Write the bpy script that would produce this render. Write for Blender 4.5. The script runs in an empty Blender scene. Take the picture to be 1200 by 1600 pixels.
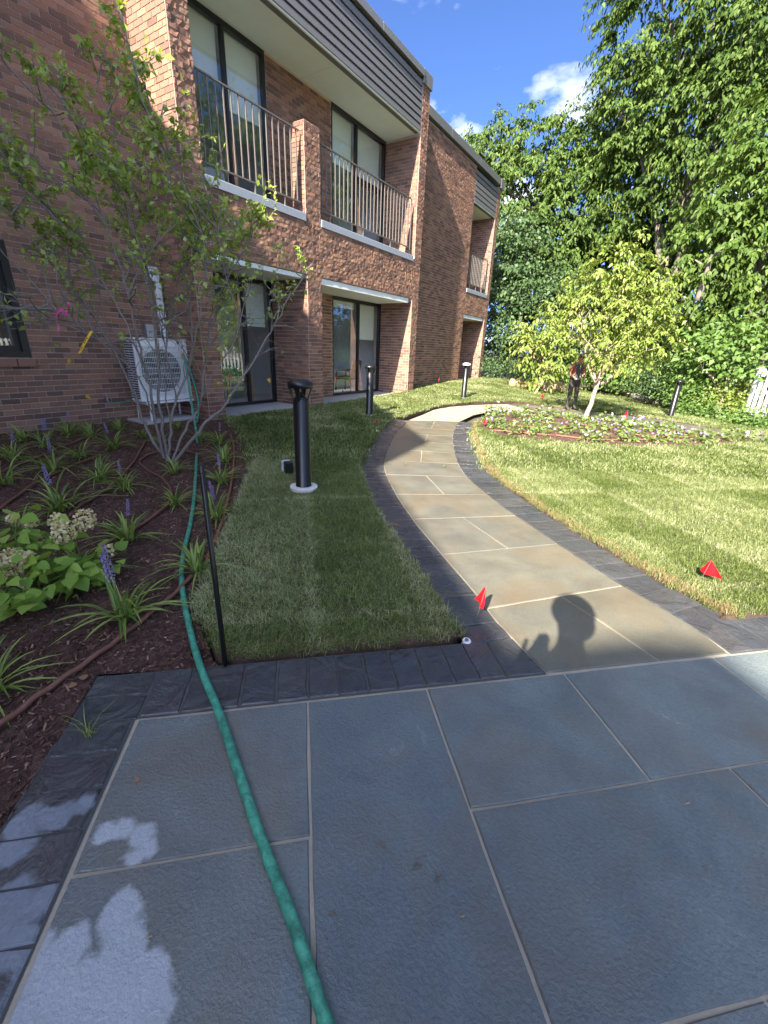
import bpy, math, random
import numpy as np
from mathutils import Vector, Matrix, noise as mnoise
from mathutils.geometry import delaunay_2d_cdt
C = bpy.context.scene.collection
SC = bpy.context.scene
rng = np.random.default_rng(7)
random.seed(7)
PI = math.pi

# ------------------------------------------------------------------ camera, sky, sun, exposure
cam_d = bpy.data.cameras.new('camera'); cam = bpy.data.objects.new('camera', cam_d); C.objects.link(cam)
RT, UP, BK = [[0.838893, 0.543125, 0.035686], [-0.222036, 0.281613, 0.933485], [0.496949, -0.791018, 0.356837]]
CAMZ = 1.36
mw = Matrix.Identity(4)
for i in range(3):
    mw[i][0], mw[i][1], mw[i][2] = RT[i], UP[i], BK[i]
mw.translation = (0, 0, CAMZ)
cam.matrix_world = mw
cam_d.sensor_fit = 'VERTICAL'; cam_d.sensor_height = 36; cam_d.lens = 15.019
cam_d.clip_start = 0.02; cam_d.clip_end = 3000
SC.camera = cam
FPX = 667.5
def proj(p):
    q = np.asarray(p, float) - (0, 0, CAMZ)
    d = -(q @ np.array(BK)); d = np.where(np.abs(d) < 1e-4, 1e-4, d)
    return 600 + FPX * (q @ np.array(RT)) / d, 800 - FPX * (q @ np.array(UP)) / d, d

SUN_EL, SUN_AZ = math.radians(34.5), math.radians(-8.0)      # travel azimuth from +Y towards +X
sdir = np.array([math.cos(SUN_EL) * math.sin(SUN_AZ), math.cos(SUN_EL) * math.cos(SUN_AZ), -math.sin(SUN_EL)])
sun_d = bpy.data.lights.new('sun', 'SUN'); sun_d.energy = 5.0; sun_d.angle = math.radians(0.53); sun_d.color = (1, 0.93, 0.82)
sun = bpy.data.objects.new('sun', sun_d); C.objects.link(sun)
sun.rotation_euler = Vector(sdir).to_track_quat('-Z', 'Y').to_euler()

CLOUD_OFF = (8.364, 24.226, 8.170)
W = bpy.data.worlds.new('World'); SC.world = W; W.use_nodes = True
wn, wl = W.node_tree.nodes, W.node_tree.links
wn.clear()
wo = wn.new('ShaderNodeOutputWorld'); bg = wn.new('ShaderNodeBackground'); bg.inputs['Strength'].default_value = 0.15
sky = wn.new('ShaderNodeTexSky'); sky.sky_type = 'NISHITA'; sky.sun_disc = False
sky.sun_elevation = SUN_EL; sky.sun_rotation = math.atan2(-sdir[0], -sdir[1]) % (2 * PI)
sky.air_density = 0.31; sky.dust_density = 2.0; sky.ozone_density = 9.0
tc = wn.new('ShaderNodeTexCoord')
# clouds: noise on a flat layer overhead, so they crowd towards the horizon
sx = wn.new('ShaderNodeSeparateXYZ'); zz = wn.new('ShaderNodeMath'); zz.operation = 'ADD'; zz.inputs[1].default_value = 0.22
za = wn.new('ShaderNodeMath'); za.operation = 'MAXIMUM'; za.inputs[1].default_value = 0.0
zi = wn.new('ShaderNodeMath'); zi.operation = 'DIVIDE'; zi.inputs[0].default_value = 1.0
dv = wn.new('ShaderNodeVectorMath'); dv.operation = 'SCALE'
mp = wn.new('ShaderNodeMapping'); mp.inputs['Location'].default_value = CLOUD_OFF
wl.new(tc.outputs['Generated'], sx.inputs[0]); wl.new(sx.outputs['Z'], za.inputs[0]); wl.new(za.outputs[0], zz.inputs[0]); wl.new(zz.outputs[0], zi.inputs[1])
wl.new(tc.outputs['Generated'], dv.inputs[0]); wl.new(zi.outputs[0], dv.inputs['Scale'])
nz = wn.new('ShaderNodeTexNoise'); nz.inputs['Scale'].default_value = 2.3; nz.inputs['Detail'].default_value = 9; nz.inputs['Roughness'].default_value = 0.55
cr = wn.new('ShaderNodeValToRGB'); cr.color_ramp.elements[0].position = 0.51; cr.color_ramp.elements[1].position = 0.735
mxw = wn.new('ShaderNodeMixRGB'); mxw.inputs['Color2'].default_value = (5.0, 5.0, 5.0, 1)
wl.new(dv.outputs[0], mp.inputs['Vector']); wl.new(mp.outputs['Vector'], nz.inputs['Vector'])
wl.new(nz.outputs['Fac'], cr.inputs['Fac']); wl.new(cr.outputs['Color'], mxw.inputs['Fac'])
wl.new(sky.outputs['Color'], mxw.inputs['Color1']); wl.new(mxw.outputs['Color'], bg.inputs['Color'])
wl.new(bg.outputs['Background'], wo.inputs['Surface'])

SC.view_settings.view_transform = 'Standard'; SC.view_settings.look = 'None'
SC.view_settings.gamma = 1; SC.view_settings.use_curve_mapping = False
SC.view_settings.exposure = 2.05

# ------------------------------------------------------------------ helpers
def sstep(t):
    t = min(1.0, max(0.0, t)); return t * t * (3 - 2 * t)
def hgt(x, y):
    return 0.02 * min(12, max(0, y - 8)) * sstep((-x - 5) / 1.5) - 0.2 * sstep((y - 5) / 9) * sstep((x + 5.2) / 2.7)

class MB:
    """collects shapes and links them as one mesh object"""
    def __init__(s): s.v = []; s.f = []; s.m = []; s.n = 0
    def add(s, V, F, mi=0):
        V = [tuple(map(float, p)) for p in V]
        s.v += V; s.f += [tuple(int(i) + s.n for i in f) for f in F]; s.m += [mi] * len(F); s.n += len(V); return s
    def box(s, lo, hi, mi=0):
        x0, y0, z0 = lo; x1, y1, z1 = hi
        V = [(x0,y0,z0),(x1,y0,z0),(x1,y1,z0),(x0,y1,z0),(x0,y0,z1),(x1,y0,z1),(x1,y1,z1),(x0,y1,z1)]
        return s.add(V, [(0,3,2,1),(4,5,6,7),(0,1,5,4),(1,2,6,5),(2,3,7,6),(3,0,4,7)], mi)
    def bbox(s, lo, hi, b=0.004, mi=0):
        """box with chamfered vertical and top edges"""
        x0, y0, z0 = lo; x1, y1, z1 = hi
        def ring(i, z): return [(x0+b+i,y0+i,z),(x1-b-i,y0+i,z),(x1-i,y0+b+i,z),(x1-i,y1-b-i,z),(x1-b-i,y1-i,z),(x0+b+i,y1-i,z),(x0+i,y1-b-i,z),(x0+i,y0+b+i,z)]
        V = ring(0, z0) + ring(0, z1 - b) + ring(b * .7, z1)
        F = [tuple(range(7, -1, -1)), tuple(range(16, 24))]
        for k in (0, 8):
            for i in range(8): F.append((k+i, k+(i+1) % 8, k+8+(i+1) % 8, k+8+i))
        return s.add(V, F, mi)
    def tube(s, pts, rad, n=8, mi=0, cap=True):
        P = np.asarray(pts, float); k = len(P)
        R = np.full(k, rad, float) if np.isscalar(rad) else np.asarray(rad, float)
        T = np.gradient(P, axis=0); T /= np.linalg.norm(T, axis=1)[:, None] + 1e-9
        a = np.array([0, 0, 1.]) if abs(T[0][2]) < .9 else np.array([1., 0, 0])
        u = np.cross(T[0], a); u /= np.linalg.norm(u)
        ang = np.arange(n) * 2 * PI / n; V = []
        for i in range(k):
            u = u - T[i] * (u @ T[i]); u /= np.linalg.norm(u) + 1e-9
            w = np.cross(T[i], u)
            V += [P[i] + R[i] * (math.cos(t) * u + math.sin(t) * w) for t in ang]
        F = [(i*n+j, i*n+(j+1) % n, (i+1)*n+(j+1) % n, (i+1)*n+j) for i in range(k-1) for j in range(n)]
        if cap: F += [tuple(range(n-1, -1, -1)), tuple((k-1)*n+j for j in range(n))]
        return s.add(V, F, mi)
    def lathe(s, prof, n=24, c=(0, 0), mi=0):
        V = []; k = len(prof)
        for r, z in prof: V += [(c[0] + r*math.cos(2*PI*j/n), c[1] + r*math.sin(2*PI*j/n), z) for j in range(n)]
        F = [(i*n+j, i*n+(j+1) % n, (i+1)*n+(j+1) % n, (i+1)*n+j) for i in range(k-1) for j in range(n)]
        F += [tuple(range(n-1, -1, -1)), tuple((k-1)*n+j for j in range(n))]
        return s.add(V, F, mi)
    def ball(s, c, r, seg=10, ring=6, mi=0):
        r = (r, r, r) if np.isscalar(r) else r
        V = [(c[0], c[1], c[2] - r[2])]
        for i in range(1, ring):
            p = PI * i / ring - PI / 2
            V += [(c[0]+r[0]*math.cos(p)*math.cos(2*PI*j/seg), c[1]+r[1]*math.cos(p)*math.sin(2*PI*j/seg), c[2]+r[2]*math.sin(p)) for j in range(seg)]
        V.append((c[0], c[1], c[2] + r[2])); e = len(V) - 1
        F = [(0, 1+(j+1) % seg, 1+j) for j in range(seg)]
        for i in range(ring-2): F += [(1+i*seg+j, 1+i*seg+(j+1) % seg, 1+(i+1)*seg+(j+1) % seg, 1+(i+1)*seg+j) for j in range(seg)]
        F += [(e, 1+(ring-2)*seg+j, 1+(ring-2)*seg+(j+1) % seg) for j in range(seg)]
        return s.add(V, F, mi)
    def build(s, name, mat, parent=None, smooth=False, world=False):
        me = bpy.data.meshes.new(name)
        V = s.v
        if world and parent is not None:
            off = Vector((0, 0, 0)); q = parent
            while q: off += q.location; q = q.parent
            V = [(a-off.x, b-off.y, c-off.z) for a, b, c in V]
        me.from_pydata(V, [], s.f); return finish(me, name, mat, parent, smooth, s.m)

def finish(me, name, mat, parent=None, smooth=False, mi=None):
    for m in (mat if isinstance(mat, (list, tuple)) else [mat]): me.materials.append(m)
    if mi is not None and any(mi): me.polygons.foreach_set('material_index', mi)
    if smooth: me.polygons.foreach_set('use_smooth', [True] * len(me.polygons))
    me.update()
    o = bpy.data.objects.new(name, me); C.objects.link(o)
    if parent is not None: o.parent = parent
    return o
def big_mesh(name, V, F, mat, parent=None, smooth=False):
    """V (n,3), F (m,k) arrays"""
    me = bpy.data.meshes.new(name); k = F.shape[1]
    me.vertices.add(len(V)); me.vertices.foreach_set('co', np.ascontiguousarray(V, np.float32).ravel())
    me.loops.add(F.size); me.loops.foreach_set('vertex_index', np.ascontiguousarray(F, np.int32).ravel())
    me.polygons.add(len(F)); me.polygons.foreach_set('loop_start', np.arange(len(F), dtype=np.int32) * k)
    me.polygons.foreach_set('loop_total', np.full(len(F), k, np.int32)); me.update(calc_edges=True)
    return finish(me, name, mat, parent, smooth)
def tag(o, label=None, cat=None, group=None, kind=None):
    if label: o['label'] = label
    if cat: o['category'] = cat
    if group: o['group'] = group
    if kind: o['kind'] = kind
    return o
def thing(name, label, cat, loc=(0, 0, 0), rz=0, group=None):
    o = bpy.data.objects.new(name, None); C.objects.link(o); o.empty_display_size = .1
    o.location = loc; o.rotation_euler = (0, 0, rz); return tag(o, label, cat, group)
def dup(root, loc, rz=0, sc=1, label=None, group=None):
    def cp(o, par):
        c = o.copy(); C.objects.link(c); c.parent = par
        for ch in [q for q in o.children]: cp(ch, c)
        return c
    kids = list(root.children)
    r = root.copy(); C.objects.link(r); r.location = loc; r.rotation_euler = (0, 0, rz); r.scale = (sc,) * 3
    for ch in kids: cp(ch, r)
    if label: r['label'] = label
    if group: r['group'] = group
    return r
def spline(pts, n=8):
    P = np.asarray(pts, float); P = np.vstack([2*P[0]-P[1], P, 2*P[-1]-P[-2]]); out = []
    for i in range(1, len(P)-2):
        for t in np.arange(n) / n:
            a, b, c, d = P[i-1:i+3]
            out.append(.5*((2*b)+(c-a)*t+(2*a-5*b+4*c-d)*t*t+(3*b-a-3*c+d)*t**3))
    out.append(P[-2]); return np.array(out)
def inside(poly, x, y):
    c = np.zeros(np.shape(x), bool); P = np.asarray(poly)
    for i in range(len(P)):
        (x1, y1), (x2, y2) = P[i], P[i-1]
        c ^= ((y1 > y) != (y2 > y)) & (x < (x2-x1)*(y-y1)/(y2-y1+1e-12)+x1)
    return c
def sheet(name, poly, mat, res=.5, dz=0.0, skirt=0.0, bump=None, smooth=True, kind='structure', sk_mat=None):
    """a ground sheet following the terrain inside a polygon; optional vertical skirt"""
    poly = [tuple(p[:2]) for p in poly]; B = []
    for i, p in enumerate(poly):
        q = poly[(i+1) % len(poly)]; L = math.hypot(q[0]-p[0], q[1]-p[1]); k = max(1, int(L/res))
        B += [(p[0]+(q[0]-p[0])*t/k, p[1]+(q[1]-p[1])*t/k) for t in range(k)]
    A = np.array(B); xs = np.arange(A[:, 0].min(), A[:, 0].max(), res); ys = np.arange(A[:, 1].min(), A[:, 1].max(), res)
    X, Y = np.meshgrid(xs, ys); X = X + rng.uniform(-.2, .2, X.shape)*res; Y = Y + rng.uniform(-.2, .2, Y.shape)*res
    ok = inside(poly, X, Y)
    pts = [Vector(b) for b in B] + [Vector((x, y)) for x, y in zip(X[ok], Y[ok])]
    nb = len(B)
    vs, es, fs, *_ = delaunay_2d_cdt(pts, [(i, (i+1) % nb) for i in range(nb)], [list(range(nb))], 1, 1e-5)
    V = []
    for v in vs:
        z = hgt(v.x, v.y) + dz
        if bump: z += bump(v.x, v.y)
        V.append((v.x, v.y, z))
    fs = [f if (Vector(V[f[1]])-Vector(V[f[0]])).cross(Vector(V[f[2]])-Vector(V[f[0]])).z > 0 else f[::-1] for f in fs]
    mb = MB(); mb.add(V, fs)
    if skirt:
        bt = [(v[0], v[1], hgt(*v) + dz + (bump(*v) if bump else 0)) for v in B]
        area = sum(B[i-1][0]*B[i][1]-B[i][0]*B[i-1][1] for i in range(nb))
        F = [(i, i+nb, (i+1) % nb+nb, (i+1) % nb) for i in range(nb)]
        if area < 0: F = [f[::-1] for f in F]
        mb.add(bt + [(x, y, z-skirt) for x, y, z in bt], F, 1 if sk_mat else 0)
    o = mb.build(name, [mat, sk_mat] if sk_mat else mat, smooth=smooth)
    if kind: o['kind'] = kind
    return o

# ------------------------------------------------------------------ materials
def new_mat(name):
    m = bpy.data.materials.new(name); m.use_nodes = True; n, l = m.node_tree.nodes, m.node_tree.links
    return m, n, l, n['Principled BSDF']
def ramp(n, stops, mode='LINEAR'):
    r = n.new('ShaderNodeValToRGB'); r.color_ramp.interpolation = mode; e = r.color_ramp.elements
    while len(e) < len(stops): e.new(.5)
    for i, (p, c) in enumerate(stops):
        e[i].position = p; e[i].color = (*c, 1) if len(c) == 3 else c
    return r
def noise_n(n, l, scale, detail=4, rough=.55, vec=None, dist=0.0):
    t = n.new('ShaderNodeTexNoise'); t.inputs['Scale'].default_value = scale; t.inputs['Detail'].default_value = detail
    t.inputs['Roughness'].default_value = rough; t.inputs['Distortion'].default_value = dist
    if vec is not None: l.new(vec, t.inputs['Vector'])
    return t
def mix_c(n, l, fac, a, b, mode='MIX'):
    x = n.new('ShaderNodeMixRGB'); x.blend_type = mode
    for s, v in zip(('Fac', 'Color1', 'Color2'), (fac, a, b)):
        if isinstance(v, (int, float)): x.inputs[s].default_value = v
        elif isinstance(v, tuple): x.inputs[s].default_value = (*v, 1)
        else: l.new(v, x.inputs[s])
    return x.outputs['Color']
def math_n(n, l, op, a, b=None, clamp=False):
    x = n.new('ShaderNodeMath'); x.operation = op; x.use_clamp = clamp
    for i, v in enumerate((a, b)):
        if v is None: continue
        if isinstance(v, (int, float)): x.inputs[i].default_value = v
        else: l.new(v, x.inputs[i])
    return x.outputs[0]
def bump_n(n, l, h, strength, dist, prev=None):
    b = n.new('ShaderNodeBump'); b.inputs['Strength'].default_value = strength; b.inputs['Distance'].default_value = dist
    l.new(h, b.inputs['Height'])
    if prev is not None: l.new(prev, b.inputs['Normal'])
    return b.outputs['Normal']
def simple(name, col, rough=.6, metal=0, spec=.5, var=.15, vscale=8, bump=0, bscale=60, bdist=.002, trans=0):
    m, n, l, p = new_mat(name)
    g = n.new('ShaderNodeNewGeometry')
    t = noise_n(n, l, vscale, 5, .6, g.outputs['Position'])
    c = mix_c(n, l, t.outputs['Fac'], tuple(c*(1-var) for c in col), tuple(min(1, c*(1+var)) for c in col))
    l.new(c, p.inputs['Base Color']); p.inputs['Roughness'].default_value = rough; p.inputs['Metallic'].default_value = metal
    p.inputs['Specular IOR Level'].default_value = spec
    if bump:
        t2 = noise_n(n, l, bscale, 4, .6, g.outputs['Position']); l.new(bump_n(n, l, t2.outputs['Fac'], bump, bdist), p.inputs['Normal'])
    return m
def leaf_mat(name, cols, trans=.35, rough=.45, inst=False, spec=.35):
    """cols: ramp of leaf tones picked per leaf; light passes through"""
    m, n, l, p = new_mat(name)
    g = n.new('ShaderNodeNewGeometry'); k = len(cols)
    if inst:
        oi = n.new('ShaderNodeObjectInfo')
        t = noise_n(n, l, 1.1, 3, .6, oi.outputs['Location'])
        f = math_n(n, l, 'MULTIPLY_ADD', t.outputs['Fac'], .8); f.node.inputs[2].default_value = -.26
        vr = n.new('ShaderNodeVectorRotate'); vr.rotation_type = 'Z_AXIS'; vr.inputs['Angle'].default_value = -.755; l.new(oi.outputs['Location'], vr.inputs['Vector'])
        vd = n.new('ShaderNodeVectorMath'); vd.operation = 'DIVIDE'; vd.inputs[1].default_value = (.62, 1.9, 50); l.new(vr.outputs[0], vd.inputs[0])
        vf = n.new('ShaderNodeVectorMath'); vf.operation = 'FLOOR'; l.new(vd.outputs[0], vf.inputs[0])
        wn_ = n.new('ShaderNodeTexWhiteNoise'); l.new(vf.outputs[0], wn_.inputs['Vector'])
        f = math_n(n, l, 'ADD', f, math_n(n, l, 'MULTIPLY', math_n(n, l, 'SUBTRACT', wn_.outputs['Value'], .5), .22))
        fr_ = n.new('ShaderNodeVectorMath'); fr_.operation = 'FRACTION'; l.new(vd.outputs[0], fr_.inputs[0]); sx_ = n.new('ShaderNodeSeparateXYZ'); l.new(fr_.outputs[0], sx_.inputs[0])
        ex = math_n(n, l, 'LESS_THAN', sx_.outputs['X'], .075); ey = math_n(n, l, 'LESS_THAN', sx_.outputs['Y'], .028)      # dry seams between the sod rolls
        f = math_n(n, l, 'ADD', f, math_n(n, l, 'MULTIPLY', math_n(n, l, 'MAXIMUM', ex, ey), .20))
        f = math_n(n, l, 'ADD', math_n(n, l, 'MULTIPLY', g.outputs['Random Per Island'], .75), f, True)
    else:
        t = noise_n(n, l, .7, 3, .6, g.outputs['Position'])
        f = math_n(n, l, 'ADD', math_n(n, l, 'MULTIPLY', g.outputs['Random Per Island'], .7), math_n(n, l, 'MULTIPLY', t.outputs['Fac'], .3))
    r = ramp(n, [(i/(k-1), c) for i, c in enumerate(cols)]); l.new(f, r.inputs['Fac'])
    d = p; l.new(r.outputs['Color'], d.inputs['Base Color']); d.inputs['Roughness'].default_value = rough
    d.inputs['Specular IOR Level'].default_value = spec
    tr = n.new('ShaderNodeBsdfTranslucent')
    tcol = mix_c(n, l, 1.0, r.outputs['Color'], (1.25, 1.15, .55), 'MULTIPLY'); l.new(tcol, tr.inputs['Color'])
    ms = n.new('ShaderNodeMixShader'); ms.inputs['Fac'].default_value = trans
    l.new(d.outputs['BSDF'], ms.inputs[1]); l.new(tr.outputs['BSDF'], ms.inputs[2]); l.new(ms.outputs['Shader'], n['Material Output'].inputs['Surface'])
    return m

def brick_mat(name, single):
    m, n, l, p = new_mat(name)
    g = n.new('ShaderNodeNewGeometry')
    if single:
        oi = n.new('ShaderNodeObjectInfo'); rnd = oi.outputs['Random']
    else: rnd = g.outputs['Random Per Island']
    r = ramp(n, [(0, (.050, .038, .036)), (.14, (.09, .054, .044)), (.3, (.165, .086, .060)), (.5, (.24, .120, .076)), (.7, (.325, .163, .097)), (.86, (.38, .22, .137)), (1, (.15, .088, .066))])
    l.new(rnd, r.inputs['Fac'])
    t = noise_n(n, l, 45, 6, .7, g.outputs['Position']); big = noise_n(n, l, .8, 4, .6, g.outputs['Position'])
    c = mix_c(n, l, math_n(n, l, 'MULTIPLY', t.outputs['Fac'], .55), r.outputs['Color'], (.17, .095, .075))
    c = mix_c(n, l, math_n(n, l, 'MULTIPLY', big.outputs['Fac'], .45), c, (.34, .20, .128))
    l.new(c, p.inputs['Base Color']); p.inputs['Roughness'].default_value = .9; p.inputs['Specular IOR Level'].default_value = .25
    b1 = noise_n(n, l, 28, 3, .6, g.outputs['Position']); b2 = noise_n(n, l, 150, 4, .7, g.outputs['Position'])
    nn = bump_n(n, l, b1.outputs['Fac'], .5, .012); nn = bump_n(n, l, b2.outputs['Fac'], .5, .004, nn)
    l.new(nn, p.inputs['Normal']); return m
M = {}
M['brick'] = brick_mat('brick', False); M['brick1'] = brick_mat('brick_single', True)
M['mortar'] = simple('mortar', (.52, .425, .36), .95, var=.2, vscale=5, bump=.6, bscale=220, bdist=.003)
M['dark_metal'] = simple('dark_metal', (.012, .012, .013), .38, var=.1)
M['black_paint'] = simple('black_paint', (.009, .009, .010), .33, var=.15, bump=.05, bscale=300, bdist=.0006)
M['rail_paint'] = simple('rail_paint', (.145, .125, .108), .45, var=.15, vscale=20)
M['cladding'] = simple('cladding', (.155, .150, .150), .5, var=.10, vscale=3, bump=.05, bscale=90)
M['coping'] = simple('coping', (.20, .195, .19), .38, metal=.35, var=.12, vscale=4)
M['soffit'] = simple('soffit', (.76, .84, .74), .8, var=.06, vscale=4, bump=.15, bscale=140)
M['canopy'] = simple('canopy_white', (.72, .76, .72), .7, var=.06, vscale=6)
M['sill'] = simple('painted_concrete', (.27, .30, .34), .75, var=.18, vscale=14, bump=.3, bscale=90, bdist=.004)
M['footing'] = simple('pale_footing', (.62, .60, .56), .9, var=.12, vscale=12, bump=.2, bscale=120)
M['concrete'] = simple('concrete', (.40, .385, .36), .9, var=.15, vscale=6, bump=.3, bscale=120, bdist=.003)
M['white_paint'] = simple('white_paint', (.74, .75, .74), .42, var=.05, vscale=6)
M['offwhite'] = simple('grille_white', (.62, .63, .62), .5, var=.1)
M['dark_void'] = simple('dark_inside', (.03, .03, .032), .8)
M['fan_grey'] = simple('fan_grey', (.14, .14, .145), .5, var=.25, vscale=30)
M['room'] = simple('room_wall', (.78, .79, .79), .9, var=.05)
M['floor_in'] = simple('room_floor', (.25, .20, .16), .6)
M['blind'] = simple('roller_blind', (.74, .78, .70), .9, var=.05, vscale=3)
M['teal'] = simple('teal_fabric', (.04, .12, .17), .85, var=.2, vscale=40)
M['honey_wood'] = simple('honey_wood', (.50, .26, .08), .5, var=.2, vscale=12)
M['charcoal'] = simple('charcoal_fabric', (.035, .035, .04), .85)
M['linen'] = simple('pale_linen', (.62, .68, .78), .85)
M['paper'] = simple('picture_paper', (.42, .43, .42), .8, var=.3, vscale=14)
M['red_flag'] = leaf_mat('red_flag_plastic', [(.62, .01, .02), (.75, .02, .03)], trans=.35, rough=.4)
M['wire'] = simple('galvanised_wire', (.35, .34, .33), .4, metal=.7)
M['pink'] = leaf_mat('pink_ribbon', [(.80, .06, .30), (.85, .10, .36)], trans=.3)
M['yellow'] = leaf_mat('yellow_tag', [(.80, .50, .02), (.80, .52, .03)], trans=.15)
M['black_ink'] = simple('black_ink', (.02, .02, .02), .6)
M['orange'] = simple('orange_label', (.75, .22, .03), .5, var=.05)
M['label_yellow'] = simple('label_yellow', (.85, .62, .03), .5, var=.05)
M['label_red'] = simple('label_red', (.65, .03, .03), .5, var=.05)
M['plastic_clear'] = simple('smoky_plastic', (.42, .44, .44), .15, var=.2, vscale=30)
M['drip'] = simple('brown_drip_hose', (.175, .075, .05), .5, var=.25, vscale=25)
M['drip_orange'] = simple('terracotta_drip_hose', (.24, .09, .045), .55, var=.3, vscale=25)
M['bark'] = simple('bark', (.165, .135, .105), .9, var=.35, vscale=14, bump=.6, bscale=70, bdist=.008)
M['smooth_bark'] = simple('smooth_grey_bark', (.19, .165, .14), .8, var=.3, vscale=18, bump=.3, bscale=90, bdist=.004)
M['pale_bark'] = simple('pale_bark', (.36, .28, .20), .9, var=.25, vscale=18, bump=.4, bscale=60, bdist=.006)
M['soil'] = simple('sod_soil', (.085, .05, .032), .95, var=.4, vscale=30, bump=.8, bscale=80, bdist=.012)
M['ground'] = simple('bare_ground', (.09, .07, .045), .95, var=.3, vscale=2, bump=.6, bscale=30, bdist=.02)
M['sand_stone'] = simple('sand_on_stone', (.34, .285, .195), .95, var=.45, vscale=3, bump=.4, bscale=60, bdist=.006)
M['straw'] = simple('straw', (.42, .29, .15), .95, var=.4, vscale=40, bump=1, bscale=50, bdist=.02)
M['log'] = simple('weathered_log', (.34, .30, .26), .9, var=.35, vscale=9, bump=.6, bscale=40, bdist=.01)
M['wood'] = simple('stake_wood', (.55, .42, .26), .8, var=.2, vscale=20)
M['skin'] = simple('skin', (.42, .20, .13), .6, var=.08)
M['shirt'] = simple('dark_grey_shirt', (.065, .065, .075), .9, var=.25, vscale=14)
M['trousers'] = simple('olive_black_trousers', (.045, .040, .034), .9, var=.3, vscale=14)
M['boots'] = simple('boots', (.06, .05, .042), .7)
M['cap'] = simple('blue_cap', (.06, .08, .20), .8, var=.2)
M['hair'] = simple('brown_hair', (.06, .035, .02), .6)
M['glove'] = simple('pale_glove', (.40, .38, .30), .8)
M['red_sleeve'] = simple('faded_red_sleeve', (.38, .13, .10), .8)

def lawn_mat():
    m, n, l, p = new_mat('lawn_base')
    g = n.new('ShaderNodeNewGeometry')
    t = noise_n(n, l, 1.3, 5, .6, g.outputs['Position']); t2 = noise_n(n, l, 40, 4, .7, g.outputs['Position'])
    c = mix_c(n, l, t.outputs['Fac'], (.055, .07, .022), (.10, .105, .04)); c = mix_c(n, l, math_n(n, l, 'MULTIPLY', t2.outputs['Fac'], .5), c, (.09, .065, .035))
    l.new(c, p.inputs['Base Color']); p.inputs['Roughness'].default_value = .95
    l.new(bump_n(n, l, t2.outputs['Fac'], .8, .03), p.inputs['Normal']); return m
M['lawn'] = lawn_mat()
def mulch_mat():
    m, n, l, p = new_mat('mulch')
    g = n.new('ShaderNodeNewGeometry')
    v = n.new('ShaderNodeTexVoronoi'); v.inputs['Scale'].default_value = 55; mpn = n.new('ShaderNodeMapping'); mpn.inputs['Scale'].default_value = (1, .5, 1)
    l.new(g.outputs['Position'], mpn.inputs['Vector']); l.new(mpn.outputs['Vector'], v.inputs['Vector'])
    r = ramp(n, [(0, (.050, .023, .015)), (.5, (.105, .050, .034)), (1, (.19, .10, .07))]); l.new(v.outputs['Color'], r.inputs['Fac'])
    l.new(r.outputs['Color'], p.inputs['Base Color']); p.inputs['Roughness'].default_value = .9
    t = noise_n(n, l, 60, 5, .7, g.outputs['Position']); l.new(bump_n(n, l, t.outputs['Fac'], 1, .03), p.inputs['Normal']); return m
M['mulch'] = mulch_mat()
def chip_mat():
    m, n, l, p = new_mat('bark_chip'); oi = n.new('ShaderNodeObjectInfo')
    r = ramp(n, [(0, (.042, .018, .011)), (.55, (.105, .048, .031)), (.9, (.18, .09, .062)), (.97, (.27, .17, .11)), (1, (.42, .30, .20))]); l.new(oi.outputs['Random'], r.inputs['Fac'])
    l.new(r.outputs['Color'], p.inputs['Base Color']); p.inputs['Roughness'].default_value = .8; return m
M['chip'] = chip_mat()

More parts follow.
